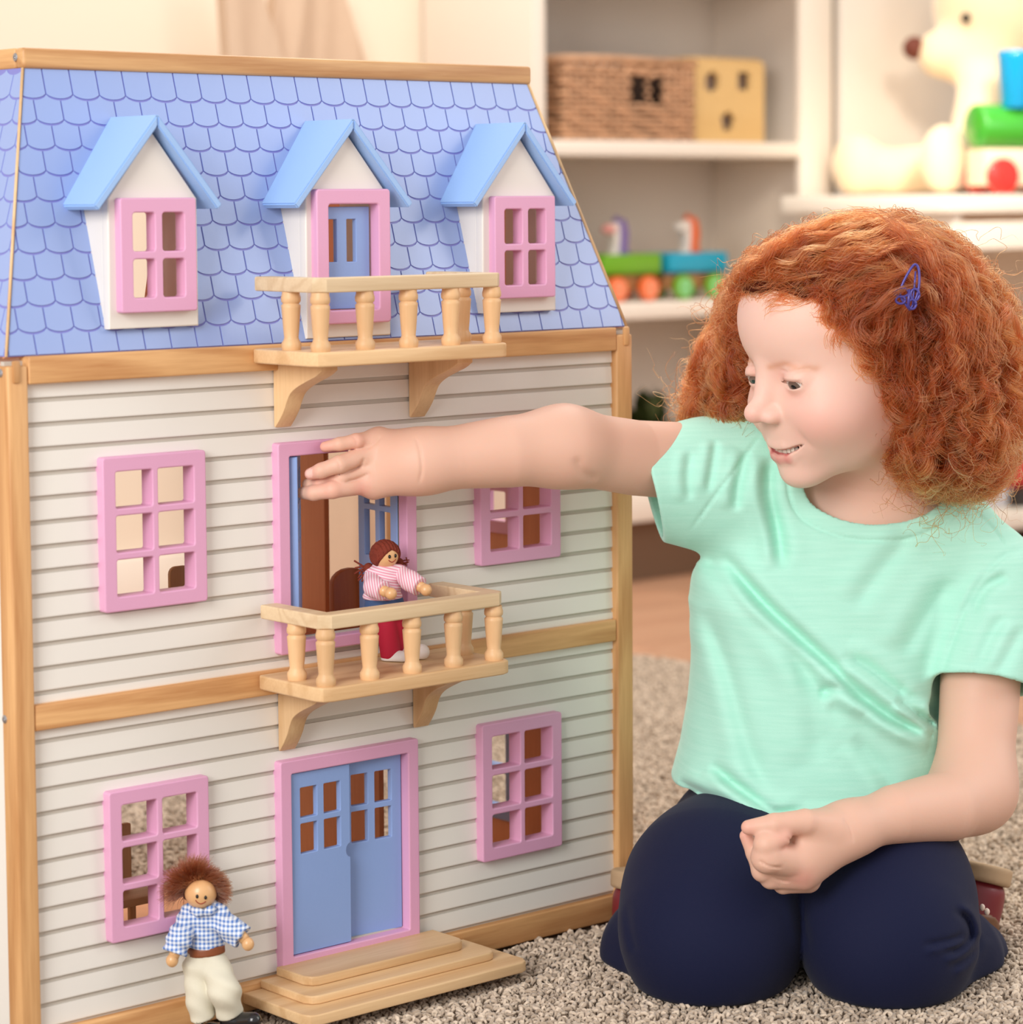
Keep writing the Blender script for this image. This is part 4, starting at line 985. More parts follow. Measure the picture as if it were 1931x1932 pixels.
# --- leggings
def leggings_f(P):
    pel = s_ell(A(1545, 1565, 2.190), (0.116, 0.080, 0.066), np.stack([RH, FH, UP]))(P)
    d = smin(pel, s_union([s_cap(A(1398, 1600, 2.165), A(1362, 1690, 2.100), 0.054, 0.0665), s_cap(A(1362, 1690, 2.100), A(1338, 1772, 2.058), 0.0665, 0.0660)], 0.05)(P), 0.03)
    d2 = s_union([s_cap(A(1664, 1600, 2.165), A(1660, 1690, 2.090), 0.052, 0.0625), s_cap(A(1660, 1690, 2.090), A(1678, 1776, 2.046), 0.0635, 0.0650)], 0.05)(P)
    d = smin(d, d2, 0.002)
    # shins folded under and out to the sides
    d = smin(d, s_union([s_cap(A(1310, 1830, 2.085), A(1245, 1800, 2.140), 0.047, 0.041), s_cap(A(1245, 1800, 2.140), A(1222, 1775, 2.200), 0.041, 0.032)], 0.03)(P), 0.008)
    d = smin(d, s_union([s_cap(A(1720, 1836, 2.070), A(1788, 1812, 2.125), 0.046, 0.038), s_cap(A(1788, 1812, 2.125), A(1822, 1796, 2.180), 0.038, 0.029)], 0.03)(P), 0.008)
    d = smin(d, s_cap(A(1848, 1800, 2.15), A(1880, 1815, 2.19), 0.024, 0.004)(P), 0.008)
    S = px_of(P)
    for pl, w_, a in LEGF:
        dd, sd, t = poly_d(S, pl); env = np.clip(np.minimum(t, 1-t)*6, 0, 1)
        d = d+a*env*(np.exp(-(dd/w_)**2)-0.6*np.exp(-((dd-w_*2.0)/(w_*1.2))**2)*(sd > 0))
    return smax(d, -(P[:, 2]+0.0010), 0.006)
LEGF = [(spline(p, 8), w_, a) for p, w_, a in [([(1775, 1800), (1810, 1790), (1832, 1765), (1825, 1735), (1800, 1715)], 7, 0.0040), ([(1740, 1785), (1790, 1775), (1825, 1762)], 6, 0.0030), ([(1182, 1700), (1190, 1760), (1200, 1800)], 8, 0.0012), ([(1500, 1640), (1512, 1720), (1530, 1800)], 10, 0.0020), ([(1790, 1830), (1830, 1800), (1850, 1760)], 8, 0.0024)]]
NAVY = mat('navy_jersey', srgb(18, 23, 54), 0.8, spec=0.2, sheen=0.05, bump=0.12, bscale=1200)
c0 = A(1520, 1720, 2.14)
link('leggings', sdf_mesh('leggings', leggings_f, c0-np.array([0.28, 0.27, 0.17]), c0+np.array([0.28, 0.27, 0.12]), 0.0026), NAVY, girl)
# --- head
up_lip = s_chain([(0.0, 0.0775, -0.0532), (0.0095, 0.0762, -0.0529), (0.0195, 0.0716, -0.0517), (0.0285, 0.0650, -0.0496)], [0.0030, 0.0030, 0.0022, 0.0009], 0.002)
low_lip = s_chain([(0.0, 0.0765, -0.0640), (0.0105, 0.0748, -0.0626), (0.0200, 0.0698, -0.0578), (0.0282, 0.0645, -0.0512)], [0.0043, 0.0041, 0.0028, 0.0009], 0.002)
mouth_gap = s_union([s_chain([(0.0, q, -0.0582), (0.0115, q-0.0018, -0.0574), (0.0205, q-0.0060, -0.0549), (0.0275, q-0.0110, -0.0513)], [0.0028, 0.0027, 0.0021, 0.0013], 0.001) for q in (0.0815, 0.0765, 0.0715)], 0.0005)
EZ = -0.0013
def head_f(Q):
    X = np.abs(Q[:, 0]); S = np.stack([X, Q[:, 1], Q[:, 2]], 1)
    d = s_ell((0, -0.008, 0.028), (0.0690, 0.078, 0.067))(S)
    d = smin(d, s_ell((0, 0.021, 0.036), (0.058, 0.0570, 0.052))(S), 0.02)          # forehead
    d = smin(d, s_ell((0, 0.026, -0.022), (0.0535, 0.0485, 0.050))(S), 0.025)        # mid face
    d = smin(d, s_ell((0, 0.023, -0.051), (0.0480, 0.0490, 0.0400))(S), 0.02)        # jaw
    d = smin(d, s_ell((0.0345, 0.0455, -0.0315), (0.0255, 0.0275, 0.0240))(S), 0.020)  # cheeks
    d = smin(d, s_ell((0, 0.0615, -0.0785), (0.0185, 0.0170, 0.0138))(S), 0.018)     # chin
    d = smin(d, s_ell((0, 0.0630, -0.0530), (0.0260, 0.0140, 0.0180))(S), 0.014)     # mouth mound
    d = smax(d, -s_ell((0.0300, 0.0945, 0.0000), (0.0180, 0.0180, 0.0095))(S), 0.022)  # eye hollow
    d = smax(d, -s_ell((0.0165, 0.0880, 0.0010), (0.0065, 0.0100, 0.0085))(S), 0.012)
    d = smin(d, s_cap((0, 0.0695, 0.0060), (0, 0.0865, -0.0208), 0.0060, 0.0070)(S), 0.014)  # nose
    d = smin(d, s_sphere((0, 0.0922, -0.0225), 0.0068)(S), 0.008)
    d = smin(d, s_ell((0.0088, 0.0815, -0.0275), (0.0060, 0.0078, 0.0056))(S), 0.006)
    d = smax(d, -s_ell((0.0050, 0.0865, -0.0333), (0.0028, 0.0038, 0.0028))(S), 0.003)
    # eyelids over the eyeball, with a narrow opening, gaze lowered
    lid = s_sphere((0.0295, 0.0600, EZ), 0.0136)(S)
    d = smin(d, lid, 0.004)
    op = s_ell((0.0295, 0.0722, EZ-0.0024), (0.0120, 0.0080, 0.0034), np.array([[0.985, -0.17, -0.03], [0.17, 0.985, 0], [0.03, 0, 1.0]]))(S)
    d = smax(d, -op, 0.0012)
    d = d+0.0011*np.exp(-((Q[:, 2]-EZ-0.0078-0.04*(X-0.0295)**2/0.01)/0.0011)**2)*np.exp(-((X-0.0305)/0.011)**4)*(Q[:, 1] > 0.045)   # lid crease
    # lips
    d = smin(d, np.minimum(up_lip(S), low_lip(S)), 0.004)
    d = smax(d, -mouth_gap(S), 0.0010)
    d = d+0.0012*np.exp(-((np.hypot((X-0.0325)/1.0, (Q[:, 2]+0.0490)/2.4))/0.0034)**2)*(Q[:, 1] > 0.05)   # dimple at the mouth corner
    d = smin(d, s_ell((0.0665, -0.010, -0.008), (0.0050, 0.0130, 0.0200))(S), 0.006)   # ears under the hair
    return d
nk0, nk1 = hw((0, -0.020, -0.050)), A(1640, 985, 2.165)
def headneck_f(P):
    d = head_f(hl(P))
    n = s_chain([nk0, (nk0+nk1)/2+FH*0.004, nk1], [0.0400, 0.0370, 0.0420])(P)
    d = smin(d, n, 0.018)
    ch = smax(torso(P, 0.0045)+0.0085, P[:, 2]-ZT+0.002, 0.012)
    ch = smax(ch, A(0, 1090, 2.1)[2]-P[:, 2], 0.01)
    ch = smin(ch, s_chain([A(1560, 910, 2.158), A(1470, 895, 2.158)], [0.030, 0.026])(P), 0.03)
    ch = smin(ch, s_chain([A(1660, 940, 2.162), A(1780, 995, 2.158)], [0.030, 0.026])(P), 0.03)
    return smin(d, ch, 0.026)
SKIN = bpy.data.materials.new('skin'); SKIN.use_nodes = True
def _skin():
    nt = SKIN.node_tree; b = nt.nodes['Principled BSDF']; N = nt.nodes.new; L = nt.links.new
    at = N('ShaderNodeVertexColor'); at.layer_name = 'tone'; L(at.outputs[0], b.inputs['Base Color'])
    b.inputs['Roughness'].default_value = 0.52; b.inputs['Specular IOR Level'].default_value = 0.38
    b.inputs['Subsurface Weight'].default_value = 0.28; b.inputs['Subsurface Radius'].default_value = (1.0, 0.38, 0.22); b.inputs['Subsurface Scale'].default_value = 0.0045
    tc = N('ShaderNodeTexCoord'); n = N('ShaderNodeTexNoise'); n.inputs['Scale'].default_value = 700; n.inputs['Detail'].default_value = 3
    bp = N('ShaderNodeBump'); bp.inputs['Strength'].default_value = 0.07; bp.inputs['Distance'].default_value = 0.0008; L(tc.outputs['Object'], n.inputs['Vector']); L(n.outputs['Fac'], bp.inputs['Height']); L(bp.outputs[0], b.inputs['Normal'])
_skin()
SK = np.array(srgb(236, 198, 182)[:3]); SKP = np.array(srgb(236, 160, 148)[:3]); LIP = np.array(srgb(200, 90, 92)[:3]); BROW = np.array(srgb(204, 138, 98)[:3]); SHR = np.array(srgb(226, 150, 134)[:3])
def paint(me, fn):
    n = len(me.vertices); co = np.empty(n*3, np.float32); me.vertices.foreach_get('co', co); co = co.reshape(-1, 3).astype(float)
    c = np.ones((n, 4), np.float32); c[:, :3] = fn(co)
    at = me.color_attributes.new('tone', 'FLOAT_COLOR', 'POINT'); at.data.foreach_set('color', c.ravel())
def mixc(c, t, m): return c*(1-m[:, None])+t*m[:, None]
def face_tone(P):
    Q = hl(P); X = np.abs(Q[:, 0]); S = np.stack([X, Q[:, 1], Q[:, 2]], 1)
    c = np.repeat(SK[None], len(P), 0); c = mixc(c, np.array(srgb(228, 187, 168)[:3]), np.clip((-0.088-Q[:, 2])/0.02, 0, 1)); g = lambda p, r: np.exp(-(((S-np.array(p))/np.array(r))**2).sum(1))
    c = mixc(c, SKP, 0.62*g((0.040, 0.050, -0.034), (0.022, 0.03, 0.018)))
    c = mixc(c, SKP, 0.40*g((0, 0.095, -0.026), (0.012, 0.012, 0.009)))
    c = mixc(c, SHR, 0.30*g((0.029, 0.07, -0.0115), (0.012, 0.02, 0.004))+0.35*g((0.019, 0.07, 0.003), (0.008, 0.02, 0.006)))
    F2 = S*np.array([1, 0, 1])+(Q[:, 1] < 0.04)[:, None]; br = seg_dist(F2, np.array([0.012, 0, 0.0105]), np.array([0.026, 0, 0.0130]))[0]; br2 = seg_dist(F2, np.array([0.026, 0, 0.0130]), np.array([0.046, 0, 0.0060]))[0]
    c = mixc(c, BROW, 0.5*np.exp(-(np.minimum(br, br2)/0.0027)**2))
    c = mixc(c, LIP, np.clip(np.maximum(0.5*(1-(up_lip(S)+0.0006)/0.0014), 0.8*np.minimum(1, 1-low_lip(S)/0.0014)), 0, 0.8)*(Q[:, 1] > 0.06))
    c = mixc(c, np.array(srgb(110, 44, 42)[:3]), 0.9*((Q[:, 1] < 0.0735-X*X*9) & (mouth_gap(S) < 0.0012) & (Q[:, 1] > 0.05)))
    lash = s_ell((0.0295, 0.0732, EZ+0.0012), (0.0116, 0.0080, 0.0011), np.array([[0.985, -0.17, -0.03], [0.17, 0.985, 0], [0.03, 0, 1.0]]))(S)
    c = mixc(c, np.array(srgb(150, 96, 74)[:3]), 0.5*np.clip(1-lash/0.0012, 0, 1)*(Q[:, 1] > 0.055))
    c = mixc(c, np.array(srgb(120, 60, 50)[:3]), 0.7*np.exp(-(((S-np.array([0.005, 0.0865, -0.0325]))/0.0028)**2).sum(1)))
    return c
lo = HC-0.125; hi = HC+0.125; lo = np.minimum(lo, nk1-np.array([0.15, 0.15, 0.06])); hi = np.maximum(hi, nk1+np.array([0.15, 0.15, 0]))
head_me = sdf_mesh('body', headneck_f, lo, hi, 0.00125, slack=1.5)
paint(head_me, face_tone)
# --- arms and hands
def fingers(ch, k=0.004): return s_union([s_chain(p, r, 0.002) for p, r in ch], k)
D0 = 2.018
pinky = ([A(712, 826, 2.032), A(672, 832, 2.014), A(641, 838, 2.010), A(614, 843, 2.012)], [0.0066, 0.0056, 0.0051, 0.0041])
ring = ([A(715, 850, 2.028), A(641, 876, 2.004), A(606, 888, 2.003), A(586, 894, 2.008)], [0.0078, 0.0065, 0.0057, 0.0045])
midd = ([A(712, 880, 2.026), A(645, 902, 2.012), A(605, 912, 2.016), A(582, 914, 2.022)], [0.0078, 0.0064, 0.0057, 0.0047])
indx = ([A(708, 910, 2.026), A(628, 924, 2.008), A(592, 930, 2.012), A(572, 930, 2.020)], [0.0080, 0.0066, 0.0058, 0.0048])
thmb = ([A(770, 905, 2.034), A(725, 915, 2.046), A(675, 905, 2.048), A(640, 893, 2.046)], [0.0110, 0.0085, 0.0068, 0.0052])
def armR_f(P):
    d = s_chain([shR, A(1200, 864, 2.112), elR], [0.0315, 0.0300, 0.0288])(P)
    d = smin(d, s_chain([elR, A(960, 852, 2.045), A(860, 863, 2.032), wrR], [0.0285, 0.0278, 0.0243, 0.0218])(P), 0.02)
    palm = s_union([s_cap(wrR+RH*0.004, A(718, 832, 2.030), 0.0165, 0.0105), s_cap(wrR, A(715, 858, 2.027), 0.0175, 0.0120), s_cap(wrR, A(712, 885, 2.026), 0.0175, 0.0122), s_cap(wrR-UP*0.004, A(706, 914, 2.027), 0.0165, 0.0118)], 0.012)(P)
    d = smin(d, palm, 0.016)
    d = smin(d, fingers([pinky, ring, midd, indx])(P) if False else np.minimum.reduce([s_chain(p, r, 0.002)(P) for p, r in (pinky, ring, midd, indx)]), 0.0055)
    d = smin(d, s_chain(*thmb, 0.002)(P), 0.006)
    S = px_of(P)
    for pl, w_, a in CRE_R:
        dd, sd, t = poly_d(S, pl); d = d+a*np.exp(-(dd/w_)**2)*np.clip(np.minimum(t, 1-t)*5, 0, 1)*(((P-A(800, 870, 2.03)) @ FH) < 0.03)
    return d
CRE_R = [(spline(p, 6), w_, a) for p, w_, a in [([(783, 822), (792, 850), (796, 885), (790, 915)], 3.0, 0.0011), ([(1130, 905), (1100, 890), (1085, 860)], 9, 0.0016), ([(665, 822), (672, 830), (674, 842)], 2.2, 0.0007), ([(634, 866), (640, 876), (642, 888)], 2.2, 0.0007), ([(690, 862), (676, 882), (655, 892)], 3.0, 0.0012), ([(700, 892), (676, 903), (650, 910)], 3.0, 0.0012), ([(720, 822), (706, 838), (690, 848)], 2.6, 0.0010)]]
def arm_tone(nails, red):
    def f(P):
        c = np.repeat(np.array(srgb(226, 183, 162)[:3])[None], len(P), 0)  # base darker than the face: dimmer light on the arms put into the colour
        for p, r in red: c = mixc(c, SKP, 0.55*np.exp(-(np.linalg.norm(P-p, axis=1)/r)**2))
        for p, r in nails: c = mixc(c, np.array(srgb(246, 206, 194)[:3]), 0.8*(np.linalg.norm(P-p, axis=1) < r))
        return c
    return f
lo = np.minimum.reduce([A(545, 760, 1.96), A(1360, 760, 1.96), A(545, 980, 2.22), A(1360, 980, 2.22), A(545, 980, 1.96), A(1360, 760, 2.2)]); hi = np.maximum.reduce([A(545, 760, 1.96), A(1360, 760, 1.96), A(545, 980, 2.22), A(1360, 980, 2.22), A(545, 760, 2.22), A(1360, 760, 2.2)])
armR = sdf_mesh('armR', armR_f, lo, hi, 0.00135)
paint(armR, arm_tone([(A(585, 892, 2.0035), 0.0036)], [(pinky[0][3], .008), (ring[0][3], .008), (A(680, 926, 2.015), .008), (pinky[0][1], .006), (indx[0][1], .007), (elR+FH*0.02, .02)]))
# left arm, hand folded in the lap
HD = 1.992
thL = ([A(1566, 1560, 1.996), A(1520, 1551, 1.984), A(1462, 1556, 1.976), A(1413, 1561, 1.978)], [0.0120, 0.0096, 0.0084, 0.0056])
f1 = ([A(1505, 1626, 1.992), A(1449, 1616, 1.976), A(1446, 1594, 1.972), A(1476, 1580, 1.974)], [0.0130, 0.0125, 0.0092, 0.0068])
f2 = ([A(1508, 1640, 1.994), A(1440, 1642, 1.990), A(1424, 1610, 1.990), A(1408, 1577, 1.990)], [0.0115, 0.0085, 0.0062, 0.0048])
f3 = ([A(1515, 1652, 1.998), A(1455, 1656, 1.994), A(1450, 1636, 1.994), A(1475, 1620, 1.996)], [0.0110, 0.0082, 0.0065, 0.0055])
f4 = ([A(1525, 1660, 2.004), A(1478, 1668, 2.002), A(1472, 1650, 2.000), A(1492, 1640, 2.002)], [0.0100, 0.0072, 0.0060, 0.0052])
def armL_f(P):
    d = s_chain([shL+UP*0.01, A(1848, 1330, 2.120), elL], [0.0340, 0.0315, 0.0295])(P)
    d = smin(d, s_chain([elL, A(1790, 1520, 2.065), A(1690, 1536, 2.035), wrL], [0.0300, 0.0275, 0.0225, 0.0160])(P), 0.022)
    palm = s_union([s_cap(wrL, A(1540, 1568, 2.000), 0.0155, 0.0165), s_cap(wrL, A(1515, 1612, 1.996), 0.0155, 0.0165), s_cap(wrL-UP*0.002, A(1518, 1640, 2.001), 0.0150, 0.0150)], 0.014)(P)
    d = smin(d, palm, 0.016)
    for ch, k in ((thL, 0.006), (f1, 0.004), (f2, 0.003), (f3, 0.0025), (f4, 0.0025)): d = smin(d, s_chain(*ch, 0.002)(P), k)
    S = px_of(P)
    for pl, w_, a in CRE_L:
        dd, sd, t = poly_d(S, pl); d = d+a*np.exp(-(dd/w_)**2)*np.clip(np.minimum(t, 1-t)*5, 0, 1)
    return d
CRE_L = [(spline(p, 6), w_, a) for p, w_, a in [([(1590, 1540), (1604, 1565), (1610, 1592)], 2.6, 0.0009), ([(1484, 1578), (1492, 1586), (1502, 1592)], 2.0, 0.0012), ([(1430, 1622), (1452, 1634), (1478, 1637)], 2.2, 0.0014), ([(1452, 1652), (1470, 1660), (1492, 1664)], 2.0, 0.0012)]]
lo = np.minimum.reduce([A(1385, 1040, 1.93), A(1950, 1040, 1.93), A(1385, 1700, 2.22), A(1950, 1700, 2.22), A(1385, 1700, 1.93), A(1950, 1700, 1.93)]); hi = np.maximum.reduce([A(1385, 1040, 1.93), A(1950, 1040, 1.93), A(1385, 1700, 2.22), A(1950, 1040, 2.22), A(1385, 1040, 2.22)])
armL = sdf_mesh('armL', armL_f, lo, hi, 0.00135)
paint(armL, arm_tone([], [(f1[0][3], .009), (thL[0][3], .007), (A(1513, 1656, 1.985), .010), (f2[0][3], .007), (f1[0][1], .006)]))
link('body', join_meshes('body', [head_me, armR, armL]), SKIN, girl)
# --- eyes and teeth
EW = mat('eye_white', srgb(226, 218, 212), 0.2); 
def eye(x):
    c = hw((x, 0.0595, EZ)); g = nrm(HM @ np.array([0.26, 0.88, -0.36]))
    me = ellipsoid_mesh('eye', (0, 0, 0), (0.0126,)*3, None, 32, 20); o = link('eye', me, EW, girl, loc=c)
    def disc(name, r, R, m):
        me = lathe_mesh(name, [(q_*r, math.sqrt(R*R-(q_*r)**2)) for q_ in (1, 0.85, 0.7, 0.5, 0.3, 0.01)], 24); q = link(name, me, m, o, loc=c)
        q.rotation_euler = Vector(g).to_track_quat('Z', 'Y').to_euler(); attach(q, o)
    disc('iris', 0.0058, 0.01272, mat('iris_hazel', srgb(112, 96, 88), 0.2)); disc('pupil', 0.0027, 0.01282, mat('pupil', srgb(20, 16, 14), 0.1))
for x in (0.0295, -0.0295): eye(x)
tl = []
bm = bmesh.new()
for i in range(-3, 3):
    a = (i+0.5)*0.0050; y = 0.0735-11*a*a; M = Matrix(((HM[0][0], HM[0][1], HM[0][2], 0), (HM[1][0], HM[1][1], HM[1][2], 0), (HM[2][0], HM[2][1], HM[2][2], 0), (0, 0, 0, 1))); M.translation = Vector(HC)
    bm_box(bm, a-0.00246, a+0.00246, y-0.002, y+0.0014, -0.0594+a*a*9, -0.0530, 0.0010, 2, M)
me = from_bm('teeth', bm); shade_auto(me); tag(link('teeth', me, mat('tooth', srgb(244, 236, 224), 0.25), girl))
LASH = mat('lashes', srgb(110, 66, 46), 0.6)
V, F = [], []
for s in (1, -1):
    for i in range(20):
        t = 0.12+0.88*i/19; x = 0.0190+0.0215*t; yb = 0.0600+math.sqrt(max(1e-6, 0.0136**2-(x-0.0295)**2))-0.0006; zb = EZ+0.0010+0.0012*math.sin(math.pi*t)-0.0018*t
        L_ = 0.0030*(0.7+0.5*math.sin(math.pi*t)); dx = (t-0.45)*0.0045
        pts = [hw((s*(x+dx*q), yb+L_*q*0.9, zb-0.0016*q*(1-q)*2-0.0003*q)) for q in (0, .35, .7, 1)]
        m = tube_mesh('l', pts, [0.00011, 0.0001, 0.00008, 0.00004], 4); o = len(V); V += [tuple(v.co) for v in m.vertices]; F += [tuple(o+k for k in f.vertices) for f in m.polygons]; bpy.data.meshes.remove(m)
tag(link('eyelashes', pydata('eyelashes', V, F), LASH, girl), kind='stuff')
# --- boots: sole up beside the hips
SOLE = mat('tan_sole', srgb(186, 156, 122), 0.7); RED = mat('red_leather', srgb(124, 34, 44), 0.38); BRN = mat('brown_leather', srgb(122, 82, 56), 0.45); DOT = mat('cream_dot', srgb(236, 216, 200), 0.5)
def boot(label, hc, hr, axis_f, axis_u, dots):
    """heel centre, size; axis_f towards the toe, axis_u out of the sole"""
    f_, u = nrm(axis_f), nrm(axis_u); u = nrm(u-f_*(u @ f_)); s = np.cross(f_, u); b = empty('boot', tuple(hc)); b.parent = girl; b.matrix_parent_inverse = WORLD[girl.name].inverted(); tag(b, label)
    MM = np.stack([s, f_, u])
    def col(P): Q = (P-hc) @ MM.T; return Q
    def rr(Q, w_, l, off): # stadium outline heel at origin going to the toe
        a = np.clip(Q[:, 1], 0, l); return np.hypot(Q[:, 0], Q[:, 1]-a)-(w_+0.10*a)-off
    fs = lambda P: smax(rr(col(P), hr, 0.075, 0), np.abs(col(P)[:, 2]-0.006)-0.0075, 0.003)
    fr = lambda P: smin(smax(rr(col(P), hr, 0.072, -0.003+0.06*np.minimum(col(P)[:, 2]+0.002, 0)), np.abs(col(P)[:, 2]+0.022)-0.022, 0.012), s_cap(hc-u*0.02+f_*0.012, hc-u*0.075+f_*0.016, 0.0275, 0.0265)(P), 0.012)
    fr0, fs0 = fr, fs; fr = lambda P: smax(fr0(P), 0.0008-P[:, 2], 0.001)
    lo, hi = hc-0.13, hc+0.13
    link('sole', sdf_mesh('sole', fs, lo, hi, 0.0026), SOLE, b)
    link('upper', sdf_mesh('upper', fr, lo, hi, 0.0026), RED, b)
    cuff = lambda P: smax(fr0(P)-0.0011, np.abs(col(P)[:, 2]+0.056)-0.024-0.006*np.cos(col(P)[:, 0]*90), 0.001)
    cf0 = cuff; cuff = lambda P: smax(cf0(P), 0.0006-P[:, 2], 0.001)
    link('heel_patch', sdf_mesh('heel_patch', cuff, lo, hi, 0.0026), BRN, b)
    for px, py in dots:
        Dq = np.linspace(2.08, 2.30, 400); o_ = cuff(np.stack([A(px, py, q) for q in Dq])); p = A(px, py, Dq[int(np.argmax(o_ < 0.0006))])
        d = link('punched_dot', ellipsoid_mesh('punched_dot', p, (0.0022, 0.0022, 0.0028)), DOT, b)
boot('boot with worn tan sole turned up beside her left hip', A(1848, 1660, 2.20), 0.026, -RH*0.45+FH*0.86-UP*0.10, UP*0.92+RH*0.36-FH*0.06, [(1854, 1712), (1863, 1720)])
boot('boot half hidden between her right leg and the dollhouse corner', A(1206, 1672, 2.225), 0.024, RH*0.75+FH*0.45-UP*0.1, UP*0.9-RH*0.3-FH*0.1, [])
# ------------------------------------------------------------------ curly red hair
HV = [  # volume the curls fill: pixel centre, depth, pixel radii, depth radius
    (1640, 560, 2.090, 236, 168, 0.100), (1760, 660, 2.105, 170, 200, 0.105), (1800, 770, 2.095, 128, 158, 0.080), (1742, 835, 2.070, 58, 74, 0.046), (1848, 845, 2.095, 56, 66, 0.042),
    (1382, 712, 2.185, 78, 118, 0.066), (1428, 592, 2.150, 76, 100, 0.066), (1500, 505, 2.075, 110, 72, 0.065), (1352, 770, 2.185, 50, 58, 0.046)]
_h = []
for px, py, D, rx, ry, rd in HV:
    k = D/FPX; _h.append(s_ell(A(px, py, D), (rx*k, rd, ry*k), np.stack([RH, FH, UP])))
_hvol = s_union(_h, 0.012)
_face = local(s_union([s_ell((0, 0.105, -0.012), (0.064, 0.078, 0.078)), s_ell((0, 0.080, -0.080), (0.075, 0.070, 0.050))], 0.02))
_skull = local(s_ell((0, -0.008, 0.028), (0.0690, 0.078, 0.067)))
_sk2 = s_union([_skull, local(s_ell((0, 0.021, 0.036), (0.058, 0.0595, 0.052))), local(s_ell((0, 0.026, -0.022), (0.0535, 0.0485, 0.050))), local(s_ell((0.0345, 0.0455, -0.0315), (0.0255, 0.0275, 0.0240))), local(s_ell((0, 0.022, -0.048), (0.048, 0.05, 0.0385)))], 0.02)
_neckc = s_cap(nk0, nk1, 0.043, 0.046)
# opaque under-layer
def under(P):
    d = _hvol(P)+0.017
    ql = hl(P); cap = smax(head_f(ql)-0.0042, (ql[:, 1]-np.interp(ql[:, 2], [-0.06, 0, 0.03, 0.052, 0.066, 0.074, 0.095], [-0.014, -0.004, 0.014, 0.036, 0.060, 0.088, 0.10]))*0.75, 0.003); d = smin(d, cap, 0.006)
    d = smax(d, -(_face(P)), 0.006)
    d = smax(d, A(0, 900, 2.1)[2]-P[:, 2], 0.02)
    d = d+0.0035*np.sin(P[:, 0]*190+P[:, 2]*60)*np.sin(P[:, 2]*170+P[:, 1]*90)
    return d
HAIRU = mat('hair_underlayer', srgb(78, 30, 13), 0.8, spec=0.15, var=0.3, vscale=60)  # darkened to paint deep shadow into the gaps between curls
lo = np.minimum(A(1250, 380, 1.96), A(1250, 960, 2.25))-0.06; hi = np.maximum(A(1960, 380, 2.30), A(1960, 380, 2.0))+0.06
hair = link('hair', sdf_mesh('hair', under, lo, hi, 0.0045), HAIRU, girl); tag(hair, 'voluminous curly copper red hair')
def grad(f, P, e=0.0015):
    g = np.stack([f(P+np.eye(3)[i]*e)-f(P-np.eye(3)[i]*e) for i in range(3)], 1); return g/(np.linalg.norm(g, axis=1)[:, None]+1e-9)
def rnd_unit(n): v = rng.normal(size=(n, 3)); return v/np.linalg.norm(v, axis=1)[:, None]
# roots: on the skull behind the hairline
NC = 1250
R_ = rnd_unit(NC*4); Q = np.array([0, -0.008, 0.028])+R_*np.array([0.069, 0.078, 0.067])
hairline = np.where(Q[:, 2] > 0.03, (Q[:, 1] < 0.072-((Q[:, 2]-0.088)*1.0)**2*9) & (Q[:, 2] > 0.062-0.9*np.maximum(0, 0.050-Q[:, 1])), Q[:, 1] < 0.012) & (Q[:, 2] > -0.045)
Q = Q[hairline][:NC]; NC = len(Q)
P0 = HC+Q @ HM.T; N0 = (Q-np.array([0, -0.008, 0.028])) @ HM.T; N0 /= np.linalg.norm(N0, axis=1)[:, None]
part = hw((0.034, 0.025, 0.092)); STEPS, DS = 44, 0.0048
length = rng.uniform(0.11, 0.20, NC); P = P0.copy(); path = [P.copy()]
layer = rng.uniform(0.15, 1.0, NC)**0.8*0.020
tan0 = P0-part; tan0 -= N0*(tan0*N0).sum(1)[:, None]; tan0 /= np.linalg.norm(tan0, axis=1)[:, None]+1e-6
Vd = 0.55*N0+tan0; Vd /= np.linalg.norm(Vd, axis=1)[:, None]
front_lock = (Q[:, 1] > 0.03)[:, None]
for st in range(STEPS):
    near = _skull(P)
    Nn = grad(_skull, P)
    t_ = Vd-Nn*(Vd*Nn).sum(1)[:, None]*np.clip(1.2-st/30, 0, 1)[None] if np.ndim(np.clip(1.2-st/30, 0, 1)) else Vd-Nn*((Vd*Nn).sum(1)*float(np.clip(1.1-st/34, 0, 1)))[:, None]
    g = np.array([0, 0, -1.0]); s = st/STEPS
    Vd = t_+g*(0.10+0.10*s)+rnd_unit(NC)*0.22+Nn*((0.006+layer*(0.4+s)-near)*9)[:, None]
    Vd = Vd+np.where(front_lock & (Q[:, 0] < 0.045)[:, None], (-RH*0.10-UP*0.02)[None], (RH*0.06+FH*0.05)[None])
    Vd /= np.linalg.norm(Vd, axis=1)[:, None]
    P = P+Vd*DS
    for _ in range(2):
        o = _hvol(P); m = o > -0.002
        if m.any(): G = grad(_hvol, P[m]); P[m] -= G*(o[m]+0.002)[:, None]*0.85
        for f, off in ((_sk2, 0.0035), (_neckc, 0.006)):
            o = f(P)-off; m = o < 0
            if m.any(): G = grad(f, P[m]); P[m] -= G*o[m][:, None]
        o = _face(P); m = (o < 0.002) & (np.arange(NC) >= 0)
        if m.any(): G = grad(_face, P[m]); P[m] -= G*(o[m]-0.002)[:, None]*0.9
    path.append(P.copy())
path = np.stack(path, 1)                                   # guides (clump, step, 3)
for _ in range(2): path[:, 1:-1] = 0.25*path[:, :-2]+0.5*path[:, 1:-1]+0.25*path[:, 2:]
